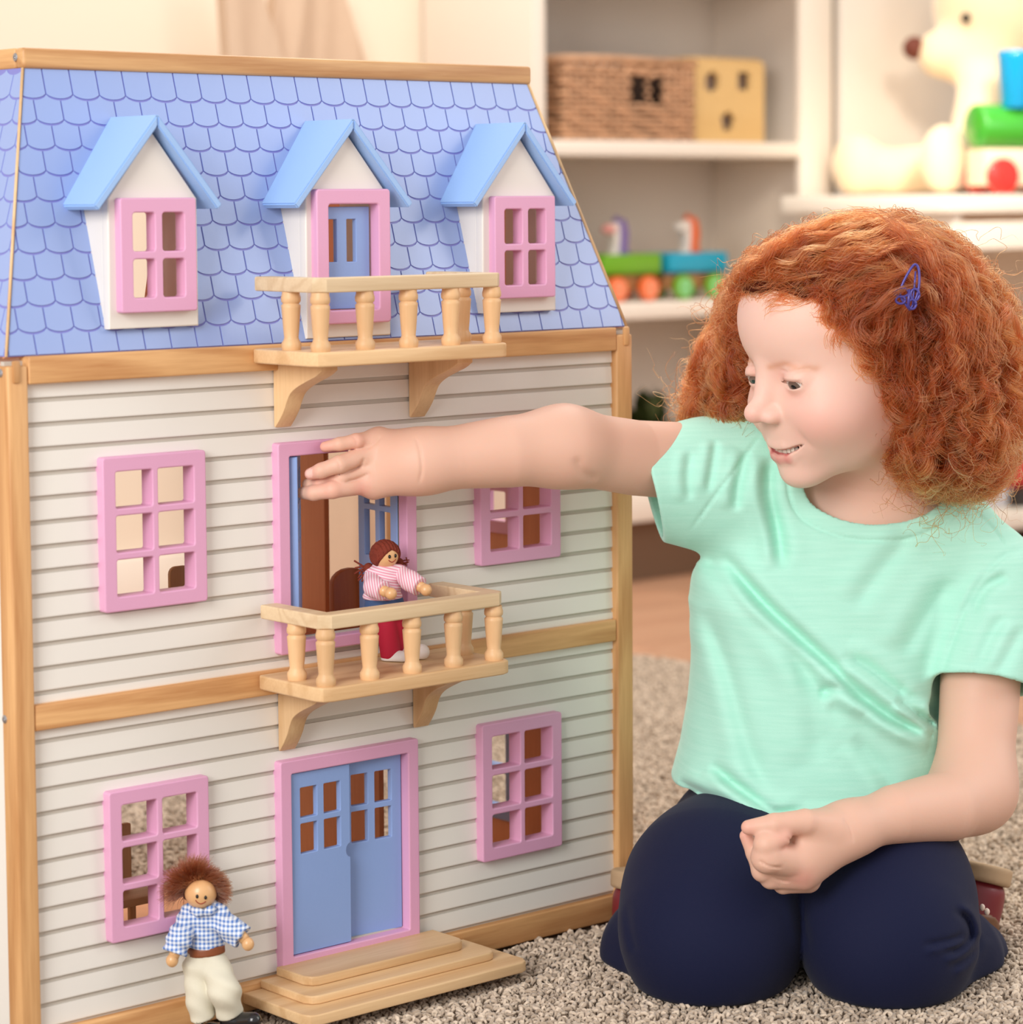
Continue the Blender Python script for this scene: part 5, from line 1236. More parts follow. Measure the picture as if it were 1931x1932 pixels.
# extra locks that start inside the volume: they hold the outer shell full of curls
NX = 1500
cand = np.stack([rng.uniform(A(1270, 0, 2.1) @ RH, A(1950, 0, 2.1) @ RH, NX*14), rng.uniform(A(1600, 600, 1.98) @ FH, A(1600, 600, 2.26) @ FH, NX*14), rng.uniform(A(0, 950, 2.1)[2], A(0, 390, 2.1)[2], NX*14)], 1)
W_ = np.outer(cand[:, 0], RH)+np.outer(cand[:, 1], FH)+np.outer(cand[:, 2], UP)
o = _hvol(W_); ok = (o < -0.002) & (o > -0.030) & (_face(W_) > 0.004) & (_sk2(W_) > 0.006)
W_ = W_[ok][:NX]; NX = len(W_); P = W_.copy(); G = grad(_hvol, P)
Cn = np.array(hw((0, -0.01, 0.045))); rad = P-Cn
Vd = np.array([0, 0, -1.0])[None]+0.6*rnd_unit(NX)+0.25*rad/np.linalg.norm(rad, axis=1)[:, None]; Vd -= G*(Vd*G).sum(1)[:, None]*0.9
hi_ = (P-HC) @ UP > 0.05
tt = P-part; Vd[hi_] = (tt/np.linalg.norm(tt, axis=1)[:, None])[hi_]+0.35*rnd_unit(NX)[hi_]-np.array([0, 0, 0.2]); Vd /= np.linalg.norm(Vd, axis=1)[:, None]
xp = [P.copy()]; XS = 26
for st in range(XS):
    G = grad(_hvol, P); Vd = Vd+np.array([0, 0, -0.10])+rnd_unit(NX)*0.25-G*((Vd*G).sum(1)*0.6)[:, None]; Vd /= np.linalg.norm(Vd, axis=1)[:, None]; P = P+Vd*0.0040
    o = _hvol(P); m = o > -0.001; P[m] -= G[m]*(o[m]+0.001)[:, None]*0.8
    o = _face(P); m = o < 0.003
    if m.any(): P[m] -= grad(_face, P[m])*(o[m]-0.003)[:, None]
    o = _sk2(P)-0.004; m = o < 0
    if m.any(): P[m] -= grad(_sk2, P[m])*o[m][:, None]
    xp.append(P.copy())
xp = np.stack(xp, 1)
for _ in range(2): xp[:, 1:-1] = 0.25*xp[:, :-2]+0.5*xp[:, 1:-1]+0.25*xp[:, 2:]
def resample(path, n):
    i = np.linspace(0, path.shape[1]-1, n); a = np.floor(i).astype(int).clip(0, path.shape[1]-2); f = (i-a)[None, :, None]; return path[:, a]*(1-f)+path[:, a+1]*f
def curls(path, keep, n, per, amp0, amp1, wl, spread, frizz, rad):
    """strands of curl clumps: helix round each guide, hairs of a clump share its phase"""
    C = len(path); p = path.copy()
    seg = np.linalg.norm(np.diff(p, axis=1), axis=2); s = np.concatenate([np.zeros((C, 1)), np.cumsum(seg, 1)], 1)
    L = s[:, -1]*keep; out = np.zeros((C, n, 3)); sn = np.linspace(0, 1, n)
    for c in range(C):
        q = sn*L[c]
        for k in range(3): out[c, :, k] = np.interp(q, s[c], p[c, :, k])
    T = np.gradient(out, axis=1); T /= np.linalg.norm(T, axis=2)[..., None]+1e-9
    ref = rnd_unit(C)[:, None]; a = np.cross(T, np.broadcast_to(ref, T.shape)); a /= np.linalg.norm(a, axis=2)[..., None]+1e-9; b = np.cross(T, a)
    wl_ = wl*rng.uniform(0.7, 1.5, C); ph = rng.uniform(0, 6.28, C); sg = rng.choice([-1, 1], C)
    S = sn[None]*L[:, None]
    pts = []
    for i in range(per):
        j = rng.normal(0, 0.28, C); am = (amp0+(amp1-amp0)*sn[None]**0.9)*np.broadcast_to(np.asarray(rad, float), (C,))[:, None]*rng.uniform(0.7, 1.25, (C, 1))
        th = sg[:, None]*(S/wl_[:, None]*6.28*rng.uniform(0.94, 1.06, (C, 1)))+ph[:, None]+j[:, None]
        off = am[..., None]*(a*np.cos(th)[..., None]+b*np.sin(th)[..., None])
        o1 = rng.normal(0, 1, (C, 1, 1)); o2 = rng.normal(0, 1, (C, 1, 1)); sp = spread*(0.45+0.75*sn[None, :, None])
        fz = np.cumsum(rng.normal(0, 1, (C, n, 3)), 1)/math.sqrt(n)*frizz*sn[None, :, None]
        pts.append(out+off+sp*(a*o1+b*o2)+fz+T[:, :1]*rng.normal(0, 0.007, (C, 1, 1))*(1-sn[None, :, None])**2)
    return np.concatenate(pts, 0)
top1 = ((path[:, 12] - HC) @ UP > 0.052); top2 = ((xp[:, 8] - HC) @ UP > 0.052)
af = lambda t: np.where(t, 0.50, 1.0)
S1 = curls(path, np.clip(length/(STEPS*DS), 0.4, 1), 44, 18, 0.0010, 0.0074, 0.027, 0.0017, 0.0010, af(top1))
S2 = curls(xp, rng.uniform(0.65, 1.0, NX), 34, 16, 0.0030, 0.0080, 0.025, 0.0015, 0.0010, af(top2))
fl = rng.choice(len(xp), 520); S3 = curls(xp[fl], rng.uniform(0.6, 1.0, len(fl)), 28, 2, 0.002, 0.0055, 0.020, 0.0050, 0.0200, 1)
RING = [[(1650, 640), (1690, 730), (1697, 830), (1690, 930)], [(1700, 700), (1725, 800), (1720, 880), (1728, 938)], [(1690, 760), (1680, 830), (1668, 890), (1676, 925)], [(1760, 720), (1775, 820), (1790, 900), (1786, 925)], [(1810, 740), (1830, 840), (1850, 910), (1872, 938)], [(1860, 720), (1890, 800), (1900, 870), (1885, 915)],
    [(1880, 620), (1915, 700), (1928, 790), (1915, 850)], [(1850, 520), (1895, 590), (1922, 660), (1926, 730)], [(1780, 430), (1840, 480), (1880, 550), (1900, 620)], [(1735, 780), (1742, 850), (1752, 905), (1745, 940)], [(1640, 600), (1672, 680), (1700, 760), (1705, 850)], [(1600, 590), (1645, 640), (1680, 700), (1700, 790)]]
RINGL = [[(1320, 640), (1302, 720), (1312, 790), (1335, 835)], [(1365, 660), (1350, 740), (1362, 800), (1372, 845)], [(1400, 640), (1392, 720), (1398, 790), (1385, 830)], [(1300, 660), (1286, 730), (1292, 790), (1305, 800)], [(1345, 600), (1315, 650), (1300, 710), (1296, 760)], [(1400, 560), (1370, 610), (1352, 670), (1345, 730)]]
def front_guides(L_):
    out = []
    for g_ in L_:
        sp_ = spline(g_, 10); sp_ = np.stack([np.interp(np.linspace(0, len(sp_)-1, 41), np.arange(len(sp_)), sp_[:, k]) for k in (0, 1)], 1); D_ = np.array([hair_front(x, y)+0.006 for x, y in sp_]); 
        for _ in range(4): D_[1:-1] = 0.25*D_[:-2]+0.5*D_[1:-1]+0.25*D_[2:]
        out.append([A(x, y, d) for (x, y), d in zip(sp_, D_)])
    out = np.array(out); Pq = out.reshape(-1, 3)
    for _ in range(8):
        o = _hvol(Pq); m = o > -0.003
        if m.any(): Pq[m] -= grad(_hvol, Pq[m])*np.clip(o[m]+0.003, 0, 0.03)[:, None]*0.8
    return Pq.reshape(out.shape)
def hair_front(px, py):
    D = np.linspace(1.90, 2.30, 260); Pp = np.stack([A(px, py, d) for d in D]); o = _hvol(Pp); i = int(np.argmax(o < 0.004)); 
    return D[i]-0.004 if o[i] < 0.004 else D[int(np.argmin(o))]
TOPL = [[(1640, 405), (1560, 422), (1480, 460), (1425, 512), (1388, 575)], [(1650, 430), (1570, 450), (1490, 490), (1430, 530), (1392, 565)], [(1660, 460), (1590, 480), (1510, 510), (1450, 535), (1402, 556)], [(1680, 485), (1600, 512), (1530, 532), (1470, 542), (1410, 560)], [(1690, 510), (1630, 532), (1570, 545), (1510, 548), (1450, 556)],
    [(1700, 530), (1650, 552), (1612, 580), (1600, 610), (1622, 650)], [(1710, 545), (1680, 580), (1660, 625), (1668, 670), (1690, 720)], [(1620, 400), (1530, 425), (1450, 480), (1385, 560), (1345, 640)], [(1600, 405), (1500, 440), (1420, 510), (1362, 590), (1330, 680)], [(1640, 400), (1720, 430), (1800, 490), (1850, 560), (1880, 640)], [(1660, 398), (1740, 440), (1800, 510), (1830, 590), (1840, 680)],
    [(1690, 490), (1750, 545), (1790, 620), (1805, 700), (1800, 770)], [(1670, 430), (1740, 480), (1790, 560), (1815, 640), (1830, 720)], [(1560, 415), (1480, 450), (1420, 500), (1375, 570), (1350, 620)], [(1690, 455), (1620, 470), (1560, 500), (1500, 520), (1440, 530)], [(1610, 545), (1585, 570), (1610, 620), (1640, 650), (1670, 700)], [(1660, 560), (1640, 600), (1660, 660), (1685, 720), (1690, 780)], [(1540, 540), (1500, 545), (1450, 548), (1410, 560), (1392, 600)], [(1600, 520), (1560, 540), (1530, 556), (1500, 560), (1480, 572)], [(1560, 525), (1520, 540), (1480, 552), (1440, 560), (1420, 575)], [(1650, 540), (1610, 562), (1580, 575), (1560, 590), (1565, 610)], [(1680, 600), (1672, 660), (1690, 700), (1700, 760), (1695, 820)], [(1700, 620), (1706, 690), (1720, 740), (1712, 800), (1718, 850)]]
gt = front_guides(TOPL); gt = np.concatenate([gt]+[gt+rng.normal(0, s_, (len(gt), 1, 3)) for s_ in (0.003, 0.004, 0.005, 0.006, 0.007, 0.008)])
S5 = curls(gt, rng.uniform(0.75, 1, len(gt)), 48, 26, 0.0016, 0.0036, 0.030, 0.0030, 0.0018, 1)
WISP = [[(1590, 548), (1550, 562), (1512, 566), (1470, 560), (1430, 566)], [(1630, 565), (1590, 590), (1560, 600), (1545, 588)], [(1560, 550), (1520, 562), (1480, 566), (1440, 562), (1410, 570)], [(1660, 600), (1640, 640), (1650, 665), (1672, 660)], [(1680, 650), (1668, 700), (1680, 740), (1690, 790)], [(1650, 580), (1620, 612), (1600, 640), (1612, 655)], [(1690, 780), (1670, 830), (1655, 870), (1640, 880)], [(1600, 560), (1570, 580), (1555, 600), (1570, 612)]]
gw = front_guides(WISP); gw = np.concatenate([gw]+[gw+rng.normal(0, s_, (len(gw), 1, 3)) for s_ in (0.003, 0.005, 0.006)])
S6 = curls(gw, rng.uniform(0.7, 1, len(gw)), 36, 5, 0.0008, 0.0030, 0.026, 0.0030, 0.0040, 1)
gd = front_guides(RING+RINGL); gd = np.concatenate([gd, gd+rng.normal(0, 0.004, (len(gd), 1, 3)), gd+rng.normal(0, 0.006, (len(gd), 1, 3))])
S4 = curls(gd, np.ones(len(gd)), 60, 34, 0.0014, 0.0108, 0.036, 0.0017, 0.0010, 1)
def hair_curves(name, groups, r0, m, parent):
    hc_ = bpy.data.hair_curves.new(name); sizes = []; pos = []; rr = []; sh = []
    for S_, C0 in groups:
        C, n = S_.shape[:2]; sizes += [n]*C; pos.append(S_.reshape(-1, 3)); rr.append(np.tile(r0*np.concatenate([[0.3, 0.65], np.ones(n-8), np.linspace(1, 0.25, 6)]), C))
        sh.append(np.repeat(np.tile(rng.uniform(0, 1, C0), C//C0)*0.62+rng.uniform(0, 0.38, C), n))
    hc_.add_curves(sizes); pos = np.concatenate(pos).astype(np.float32); rr = np.concatenate(rr).astype(np.float32)
    hc_.attributes['position'].data.foreach_set('vector', pos.ravel())
    at = hc_.attributes.get('radius') or hc_.attributes.new('radius', 'FLOAT', 'POINT'); at.data.foreach_set('value', rr)
    hc_.attributes.new('shade', 'FLOAT', 'POINT').data.foreach_set('value', np.concatenate(sh).astype(np.float32))
    hc_.materials.append(m); o = bpy.data.objects.new(name, hc_); COL.objects.link(o); attach(o, parent); return o
HM_ = bpy.data.materials.new('copper_hair'); HM_.use_nodes = True; nt = HM_.node_tree
for n_ in list(nt.nodes):
    if n_.type != 'OUTPUT_MATERIAL': nt.nodes.remove(n_)
hb = nt.nodes.new('ShaderNodeBsdfHairPrincipled'); hb.parametrization = 'COLOR'; hi_n = nt.nodes.new('ShaderNodeAttribute'); hi_n.attribute_name = 'shade'
rp = nt.nodes.new('ShaderNodeValToRGB'); rp.color_ramp.elements[0].color = srgb(76, 24, 9); rp.color_ramp.elements[1].color = srgb(206, 112, 58); e = rp.color_ramp.elements.new(0.5); e.color = srgb(148, 58, 23)
nt.links.new(hi_n.outputs['Fac'], rp.inputs[0]); nt.links.new(rp.outputs[0], hb.inputs['Color'])
hb.inputs['Roughness'].default_value = 0.32; hb.inputs['Radial Roughness'].default_value = 0.45; hb.inputs['Coat'].default_value = 0.1
nt.links.new(hb.outputs[0], nt.nodes['Material Output'].inputs[0])
SC.cycles_curves.shape = 'RIBBONS' if hasattr(SC, 'cycles_curves') else None
strands = hair_curves('hair_strands', [(S1, NC), (S2, NX), (S3, len(fl)), (S4, len(gd)), (S5, len(gt)), (S6, len(gw))], 0.00018, HM_, hair); tag(strands, kind='stuff')
# snap clip with a butterfly on the near side
CLIP = mat('violet_clip', srgb(74, 66, 150), 0.35, coat=0.3, metal=0.2)
cd = hair_front(1715, 550)-0.0005
clip = empty('hair_clip', tuple(A(1715, 550, cd))); clip.parent = girl; clip.matrix_parent_inverse = WORLD[girl.name].inverted(); tag(clip, 'violet snap clip with a small butterfly')
lp = spline([(1718, 585), (1700, 560), (1702, 540), (1716, 512), (1727, 499), (1734, 508), (1735, 535), (1730, 560), (1718, 585)], 6)
link('clip_loop', tube_mesh('clip_loop', [A(x, y, cd-0.0012) for x, y in lp], 0.0010, 8), CLIP, clip)
link('clip_tongue', tube_mesh('clip_tongue', [A(1722, 584, cd-0.001), A(1724, 560, cd-0.0025), A(1727, 530, cd-0.002), A(1728, 512, cd-0.001)], 0.0008, 6), CLIP, clip)
for cx, cy, rx, ry in ((1702, 552, 13, 8), (1700, 566, 9, 7), (1727, 556, 8, 11), (1722, 574, 7, 9)):
    lp = [A(cx+rx*math.cos(t), cy+ry*math.sin(t), cd-0.0030) for t in np.linspace(0, 6.28, 18)]
    link('butterfly_wing', tube_mesh('butterfly_wing', lp, 0.0010, 6), CLIP, clip)
link('butterfly_body', tube_mesh('butterfly_body', [A(1716, 545, cd-0.0034), A(1714, 582, cd-0.0034)], 0.0012, 6), CLIP, clip)
# ------------------------------------------------------------------ two little wooden dolls
WOODSKIN = mat('doll_wood', srgb(224, 176, 124), 0.35, var=0.06, vscale=120, coat=0.2)
BLACKP = mat('black_ink', srgb(24, 18, 16), 0.4); SMILE = mat('red_brown_ink', srgb(150, 50, 36), 0.5)
def cloth_stripes(name, c1, c2, ax, per, ax2=None, rough=0.85):
    m = bpy.data.materials.new(name); m.use_nodes = True; nt = m.node_tree; b = nt.nodes['Principled BSDF']; N = nt.nodes.new; L = nt.links.new
    b.inputs['Roughness'].default_value = rough; b.inputs['Specular IOR Level'].default_value = 0.2
    tc = N('ShaderNodeTexCoord')
    def st(v):
        d = N('ShaderNodeVectorMath'); d.operation = 'DOT_PRODUCT'; d.inputs[1].default_value = tuple(v); L(tc.outputs['Object'], d.inputs[0])
        k = N('ShaderNodeMath'); k.operation = 'MULTIPLY'; k.inputs[1].default_value = 6.2832/per; L(d.outputs['Value'], k.inputs[0])
        s = N('ShaderNodeMath'); s.operation = 'SINE'; L(k.outputs[0], s.inputs[0])
        r = N('ShaderNodeMapRange'); r.inputs[1].default_value = -0.25; r.inputs[2].default_value = 0.25; L(s.outputs[0], r.inputs[0]); return r.outputs[0]
    f = st(ax)
    if ax2 is not None:
        g = st(ax2); a = N('ShaderNodeMath'); a.operation = 'ADD'; L(f, a.inputs[0]); L(g, a.inputs[1]); h = N('ShaderNodeMath'); h.operation = 'MULTIPLY'; h.inputs[1].default_value = 0.5; L(a.outputs[0], h.inputs[0]); f = h.outputs[0]
    mx = N('ShaderNodeMix'); mx.data_type = 'RGBA'; mx.inputs[6].default_value = c1; mx.inputs[7].default_value = c2; L(f, mx.inputs[0]); L(mx.outputs[2], b.inputs['Base Color'])
    return m
def sd(name, f, c, r, h, m, parent): return link(name, sdf_mesh(name, f, np.asarray(c)-r, np.asarray(c)+r, h, slack=1.5), m, parent)
def doll_face(root, head, hc, hr, fwd, lean):
    f = nrm(fwd); u = nrm(np.asarray(lean)-f*(np.asarray(lean) @ f)); s = nrm(np.cross(f, u))
    at = lambda a, b, o=1.0: hc+hr*o*nrm(f*1.0+s*a+u*b)
    for a in (-0.27, 0.27): link('eye', ellipsoid_mesh('eye', at(a, 0.10), (0.0011, 0.0011, 0.0015), None, 12, 8), BLACKP, head)
    link('smile', tube_mesh('smile', [at(q, -0.16-0.22*(1-(q/0.34)**2), 1.005) for q in np.linspace(-0.34, 0.34, 13)], 0.00038, 6), SMILE, head)
    return f, u, s
# --- man doll in front of the lower left window
Dm = 1.950
dm = empty('wooden_doll', tuple(onz(405, 1950, 0.0)), 'wooden man doll in blue checked shirt and cream trousers before the lower left window', 'doll')
hc = A(379, 1684, Dm-0.006); hr = 0.0118
hd = link('head', ellipsoid_mesh('head', hc, (hr, hr, hr), None, 32, 20), WOODSKIN, dm)
fw = nrm(-FH*0.9+RH*0.12-UP*0.12); f_, u_, s_ = doll_face(dm, hd, hc, hr, fw, UP+RH*0.18)
GING = cloth_stripes('blue_gingham', srgb(232, 238, 246), srgb(92, 130, 196), tuple(RH), 0.0031, tuple(UP))
sh = lambda P: smin(s_union([s_cap(A(384, 1722, Dm), A(389, 1782, Dm+0.002), 0.0135, 0.0135, FH, 0.75), s_cap(A(358, 1728, Dm), A(410, 1724, Dm), 0.0075, 0.0075)], 0.006)(P), np.minimum(smax(s_chain([A(356, 1732, Dm), A(340, 1768, Dm-0.012), A(326, 1806, Dm-0.016)], [0.0078, 0.0086, 0.0092], 0.004)(P), s_plane(A(329, 1797, Dm-0.015), A(326, 1806, Dm-0.016)-A(340, 1768, Dm-0.012))(P), 0.001), smax(s_chain([A(410, 1728, Dm), A(436, 1752, Dm-0.010), A(468, 1776, Dm-0.014)], [0.0078, 0.0090, 0.0086], 0.004)(P), s_plane(A(458, 1768, Dm-0.013), A(468, 1776, Dm-0.014)-A(436, 1752, Dm-0.010))(P), 0.001)), 0.003)
shf = lambda P: smax(sh(P), A(0, 1792, Dm)[2]+0.0015*np.sin(P[:, 0]*400)-P[:, 2], 0.001)+0.0006*np.sin(P[:, 2]*700+P[:, 0]*300)
sd('checked_shirt', shf, A(398, 1755, Dm), 0.042, 0.0010, GING, dm)
for i, (a, b) in enumerate((((362, 1716), (386, 1722)), ((404, 1713), (386, 1724)))): link('collar', tube_mesh('collar', [A(*a, Dm-0.009), A((a[0]+b[0])/2, a[1]+6, Dm-0.0125), A(*b, Dm-0.0125)], [0.003, 0.0036, 0.0022], 8), GING, dm)
link('belt', sdf_mesh('belt', lambda P: smax(s_cap(A(388, 1770, Dm+0.002), A(391, 1820, Dm+0.002), 0.0136, 0.0142, FH, 0.75)(P), np.abs(P[:, 2]-A(0, 1796, Dm)[2]-0.10*((P-A(389, 1796, Dm)) @ RH))-0.0030, 0.0008), A(389, 1796, Dm)-0.022, A(389, 1796, Dm)+0.022, 0.0010), mat('brown_belt', srgb(134, 72, 38), 0.45), dm)
pt = lambda P: smax(s_union([s_cap(A(388, 1804, Dm+0.003), A(390, 1822, Dm+0.003), 0.0150, 0.0165, FH, 0.7), s_union([s_cap(A(372, 1824, Dm+0.004), A(379, 1880, Dm+0.002), 0.0108, 0.0100), s_cap(A(379, 1880, Dm+0.002), A(386, 1942, Dm+0.002), 0.0100, 0.0098)], 0.006), s_union([s_cap(A(406, 1824, Dm+0.001), A(424, 1870, Dm-0.010), 0.0112, 0.0106), s_cap(A(424, 1870, Dm-0.010), A(436, 1920, Dm-0.002), 0.0106, 0.0098)], 0.006)], 0.0014)(P), P[:, 2]-A(0, 1799, Dm)[2], 0.001)+0.0005*np.sin(P[:, 2]*420+P[:, 0]*260)
ptf = lambda P: smax(smax(pt(P), s_plane(A(434, 1907, Dm), A(436, 1920, Dm)-A(420, 1870, Dm-0.008))(P), 0.001), 0.0035-P[:, 2], 0.001)
sd('trousers', ptf, A(402, 1870, Dm), 0.046, 0.0011, mat('cream_twill', srgb(222, 216, 196), 0.85, bump=0.15, bscale=1500), dm)
for p, q in ((A(331, 1797, Dm-0.015), A(325, 1812, Dm-0.017)), (A(457, 1766, Dm-0.013), A(468, 1781, Dm-0.015))):
    o = link('hand', ellipsoid_mesh('hand', q, (0.0046, 0.0046, 0.0050)), WOODSKIN, dm); link('wrist', tube_mesh('wrist', [p-(q-p)*0.2, p+(q-p)*0.55], 0.0040, 12), WOODSKIN, o)
SHOE = mat('black_gloss_shoe', srgb(26, 24, 26), 0.2, coat=0.4)
for a, b in (((440, 1922), (478, 1918)), ((398, 1950), (416, 1956))):
    f = s_union([s_ell(A(*a, Dm), (0.0100, 0.0100, 0.0085)), s_cap(A(*a, Dm)-UP*0.003, A(*b, Dm-0.014)-UP*0.003, 0.0078, 0.0062)], 0.004)
    base = max(0.0, min(A(*a, Dm)[2], A(*b, Dm)[2])-0.011)
    sd('shoe', lambda P: smax(f(P), base-P[:, 2], 0.001), A(*a, Dm), 0.034, 0.0012, SHOE, dm)
def fur(name, roots, nrmls, L0, L1, bend, m, parent, n=9, r=0.00022, asym=None):
    S_ = []
    for p, q in zip(roots, nrmls):
        L_ = rng.uniform(L0, L1)*(1.0 if asym is None else 0.72+0.55*max(0.0, float(nrm(q) @ asym))); d = nrm(q+rng.normal(0, 0.25, 3)); pts = [p]; 
        for i in range(n-1): d = nrm(d+bend*0.25+rng.normal(0, 0.06, 3)); pts.append(pts[-1]+d*L_/(n-1))
        S_.append(pts)
    S_ = np.array(S_); o = hair_curves(name, [(S_, len(S_))], r, m, parent); tag(o, kind='stuff'); return o
DH = HM_.copy(); DH.name = 'doll_brown_hair'; rp2 = [n for n in DH.node_tree.nodes if n.type == 'VALTORGB'][0]
for e, c in zip(rp2.color_ramp.elements, (srgb(52, 26, 15), srgb(84, 42, 24), srgb(118, 68, 40))): e.color = c
R_ = rnd_unit(9000); k = (R_ @ f_ < 0.42-0.55*np.maximum(0, 0.35-(R_ @ u_))) & (R_ @ u_ > -0.42); R_ = R_[k][:3400]
cap_ = link('hair', sdf_mesh('hair', lambda P: smax(np.linalg.norm(P-hc, axis=1)-hr-0.0026, ((P-hc) @ f_)-hr*0.30+np.maximum(0, hr*0.3-(P-hc) @ u_)*0.6, 0.002), hc-0.02, hc+0.02, 0.0012), mat('doll_hair_base', srgb(92, 48, 28), 0.8), dm)
fur('hair_tuft', hc+R_*(hr+0.001), R_+s_*np.sign(R_ @ s_)[:, None]*0.3, 0.0085, 0.0165, RH*0.30-UP*0.15, DH, cap_, asym=nrm(-RH+UP*0.35))
# --- girl doll on the middle balcony
pf = onz(745, 1246, 0.2563); Dg = float((pf-CAM_C) @ CF)+0.002
gd_ = empty('wooden_doll', tuple(pf), 'girl doll with brown yarn pigtails and pink striped top standing on the middle balcony', 'doll')
Gp = lambda x, y, o=0.0: A(x, y, Dg+o)
hc = Gp(727, 1047, -0.002); hr = 0.0104
hd = link('head', ellipsoid_mesh('head', hc, (hr, hr, hr), None, 32, 20), WOODSKIN, gd_)
fw = nrm(-FH*0.80+RH*0.60-UP*0.10); f_, u_, s_ = doll_face(gd_, hd, hc, hr, fw, UP-RH*0.05)
YARN = mat('red_brown_yarn', srgb(126, 46, 26), 0.8, bump=0.6, bscale=900, var=0.25, vscale=300)
hair_ = link('hair', sdf_mesh('hair', lambda P: smax(np.linalg.norm(P-hc+u_*0.0-f_*0.0, axis=1)-hr-0.0014+0.0005*np.sin(((P-hc) @ s_)*2200), ((P-hc) @ f_)*0.75+np.abs(((P-hc) @ s_))*(-0.35)-((P-hc) @ u_)*0.62-hr*0.30+0.0*P[:, 0], 0.0015), hc-0.02, hc+0.02, 0.0010), YARN, gd_)
for sd_, px0, py0, dirs in ((-1, 696, 1072, [(-30, -16), (-26, -4), (-20, 16), (-14, 26), (-6, 34), (0, 40), (-10, 30), (-24, 8), (4, 36), (-3, 28), (-18, 22), (-8, 40), (2, 44), (-12, 16), (-2, 46), (6, 30)]), (1, 752, 1062, [(16, -10), (20, -4), (14, 4), (18, 0)])):
    p0 = Gp(px0, py0, -0.001 if sd_ < 0 else 0.010); link('hair_tie', ellipsoid_mesh('hair_tie', p0, (0.0042, 0.0042, 0.0042)), YARN, hair_)
    for dx, dy in dirs:
        q = [p0, p0+RH*dx*0.0002+UP*(-dy*0.0002)+rng.normal(0, 0.0012, 3), p0+RH*dx*0.00040-UP*dy*0.00040+rng.normal(0, 0.001, 3)]
        link('yarn_strand', tube_mesh('yarn_strand', spline(q, 4), 0.00075 if sd_ < 0 else 0.0005, 6), YARN, hair_)
STR = cloth_stripes('pink_stripe', srgb(240, 220, 228), srgb(226, 158, 176), tuple(nrm(UP+RH*0.25)), 0.0020); STR2 = cloth_stripes('pink_stripe_sleeve', srgb(240, 220, 228), srgb(226, 158, 176), tuple(nrm(RH+UP*0.2)), 0.0020)
top = lambda P: smax(s_union([s_cap(Gp(722, 1090), Gp(722, 1126, 0.002), 0.0130, 0.0150, FH, 0.8), s_cap(Gp(704, 1086), Gp(754, 1078), 0.006, 0.006)], 0.006)(P), Gp(0, 1136)[2]-P[:, 2], 0.001)+0.0005*np.sin(P[:, 2]*900)
tp = sd('striped_top', top, Gp(725, 1105), 0.034, 0.0010, STR, gd_)
for p in ([Gp(702, 1090, -0.003), Gp(706, 1108, -0.014), Gp(726, 1116, -0.022)], [Gp(756, 1082), Gp(774, 1096, -0.010), Gp(794, 1108, -0.016)]):
    n_ = nrm(p[2]-p[1]); f = lambda P, p=p, n_=n_: smax(s_chain(p, [0.0066, 0.0074, 0.0078], 0.004)(P), s_plane(p[2]-n_*0.001, n_)(P), 0.001)
    sd('sleeve', f, p[1], 0.024, 0.0010, STR2, tp)
for p, q in ((Gp(722, 1114, -0.021), Gp(738, 1120, -0.027)), (Gp(792, 1106, -0.015), Gp(804, 1113, -0.019))):
    o = link('hand', ellipsoid_mesh('hand', q, (0.0047, 0.0047, 0.0047)), WOODSKIN, gd_); link('forearm', tube_mesh('forearm', [p-(q-p)*0.3, p+(q-p)*0.6], 0.0042, 12), WOODSKIN, o)
DEN = mat('denim', srgb(62, 86, 128), 0.85, bump=0.3, bscale=1800, var=0.12, vscale=900)
sd('denim_skirt', lambda P: smax(smax(s_cap(Gp(724, 1128, 0.002), Gp(731, 1190, 0.003), 0.0145, 0.0195, FH, 0.75)(P), Gp(0, 1171)[2]-0.12*((P-Gp(731, 1171)) @ RH)*-1-P[:, 2], 0.0008), P[:, 2]-Gp(0, 1132)[2], 0.001), Gp(728, 1152), 0.034, 0.0011, DEN, gd_)
rt_ = s_union([s_cap(Gp(728, 1160), Gp(737, 1234, -0.001), 0.0082, 0.0078), s_cap(Gp(744, 1160, 0.004), Gp(756, 1228, 0.010), 0.0078, 0.0072)], 0.002)
sd('red_tights', lambda P: smax(rt_(P), 0.2570-P[:, 2], 0.001), Gp(742, 1196), 0.045, 0.0012, mat('crimson_cotton', srgb(178, 18, 52), 0.8), gd_)
for a, b in (((736, 1243), (760, 1243)), ((774, 1233), (796, 1230))):
    oa = -0.001 if a[0] < 750 else 0.006
    f = s_cap(Gp(*a, oa), Gp(*b, oa-0.004), 0.0070, 0.0062); ba = 0.2565
    sd('shoe', lambda P, f=f: smax(f(P), ba-P[:, 2], 0.0008), Gp(*a, oa), 0.026, 0.0011, mat('white_shoe', srgb(236, 230, 226), 0.4), gd_)
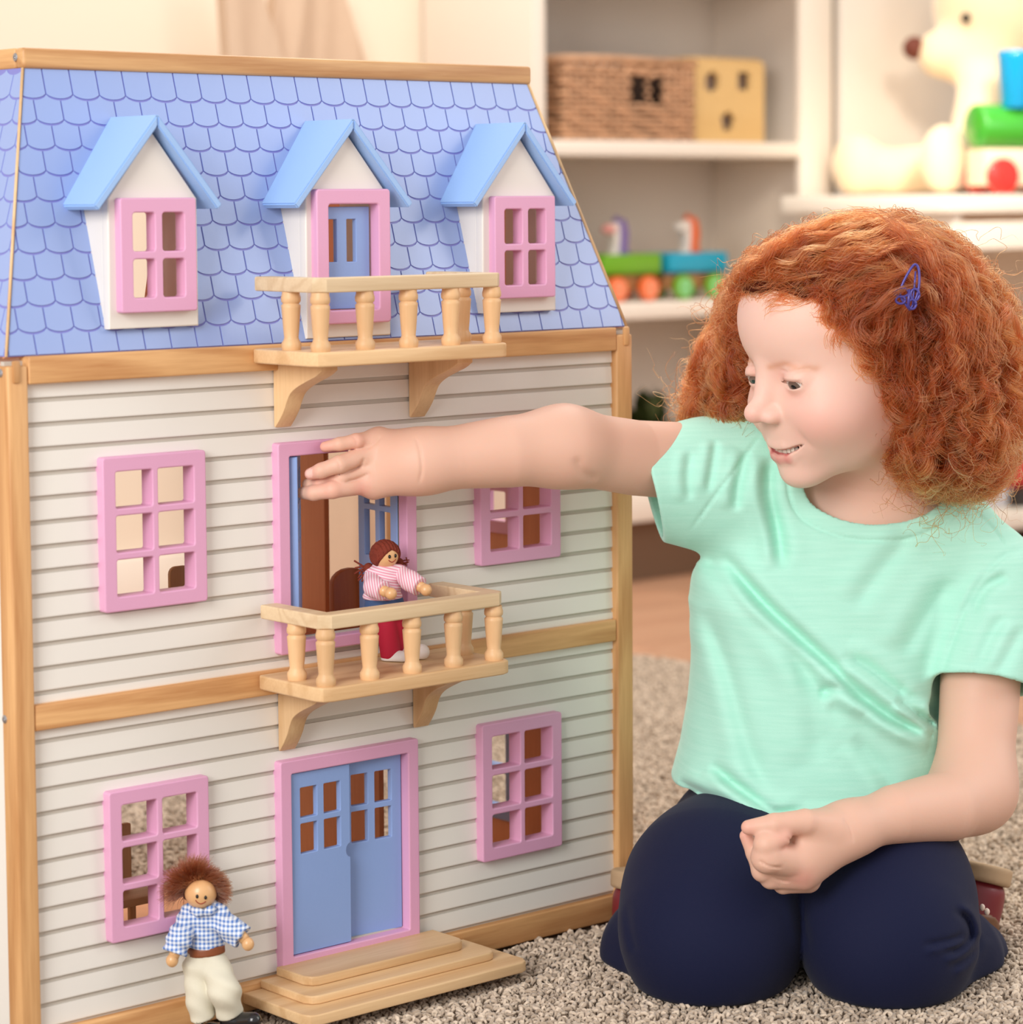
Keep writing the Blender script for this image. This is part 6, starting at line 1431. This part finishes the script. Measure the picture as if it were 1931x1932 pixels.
# --- dollhouse furniture glimpsed through the openings
BEDW = wood('red_brown_wood_', srgb(196, 112, 66), srgb(170, 88, 48), 'z', ring=20)
bed = empty('toy_bed', (0.37, 0.14, 0.2521), 'brown toy bed with an arched headboard behind the balcony door', 'toy furniture')
ba_, bb_, bt_ = ony(637, 1150, 0.06), ony(690, 1145, 0.06), ony(660, 1072, 0.06); hx, hw_ = (ba_[0]+bb_[0])/2, (bb_[0]-ba_[0])/2+0.004; zk = bt_[2]-0.012
ar = [(hx-hw_, 0.2524), (hx+hw_, 0.2524), (hx+hw_, zk)]+[(hx+hw_*math.cos(t), zk+0.012*math.sin(t)) for t in np.linspace(0.2, math.pi-0.2, 9)]+[(hx-hw_, zk)]
plate('headboard', [ar], 0.060, 0.006, BEDW, bed, 0.001)
box('bed_frame', hx-hw_+0.002, hx+hw_-0.002, 0.0665, 0.140, 0.2524, 0.262, BEDW, bed, 0.001)
chr_ = empty('toy_chair', (0.152, 0.10, 0.2521), 'small wooden toy chair seen in the left middle window', 'toy furniture')
cp = ony(342, 1092, 0.10)
plate('chair_back', [rrect(cp[0]-0.010, cp[0]+0.010, 0.285, cp[2]+0.010, 0.006)], 0.10, 0.004, PALE('z'), chr_, 0.0008)
box('chair_seat', cp[0]-0.012, cp[0]+0.012, 0.0995, 0.125, 0.281, 0.2848, PALE('x'), chr_, 0.0008)
for x in (cp[0]-0.011, cp[0]+0.008):
    for y in (0.0995, 0.121): box('chair_leg', x, x+0.003, y, y+0.003, 0.2524, 0.2808, PALE('z'), chr_, 0.0004)
tb_ = empty('toy_sofa', (0.14, 0.10, 0.0121), 'low wooden toy bench behind the lower left window', 'toy furniture')
box('bench_seat', 0.075, 0.165, 0.060, 0.105, 0.078, 0.084, PALE('x'), tb_, 0.001)
box('bench_back', 0.150, 0.165, 0.1055, 0.111, 0.070, 0.130, PALE('z'), tb_, 0.001)
box('bench_rail', 0.075, 0.149, 0.1055, 0.110, 0.088, 0.100, PALE('x'), tb_, 0.001)
for x in (0.076, 0.159):
    for y in (0.061, 0.099): box('bench_leg', x, x+0.005, y, y+0.005, 0.0124, 0.0778, PALE('z'), tb_, 0.0005)
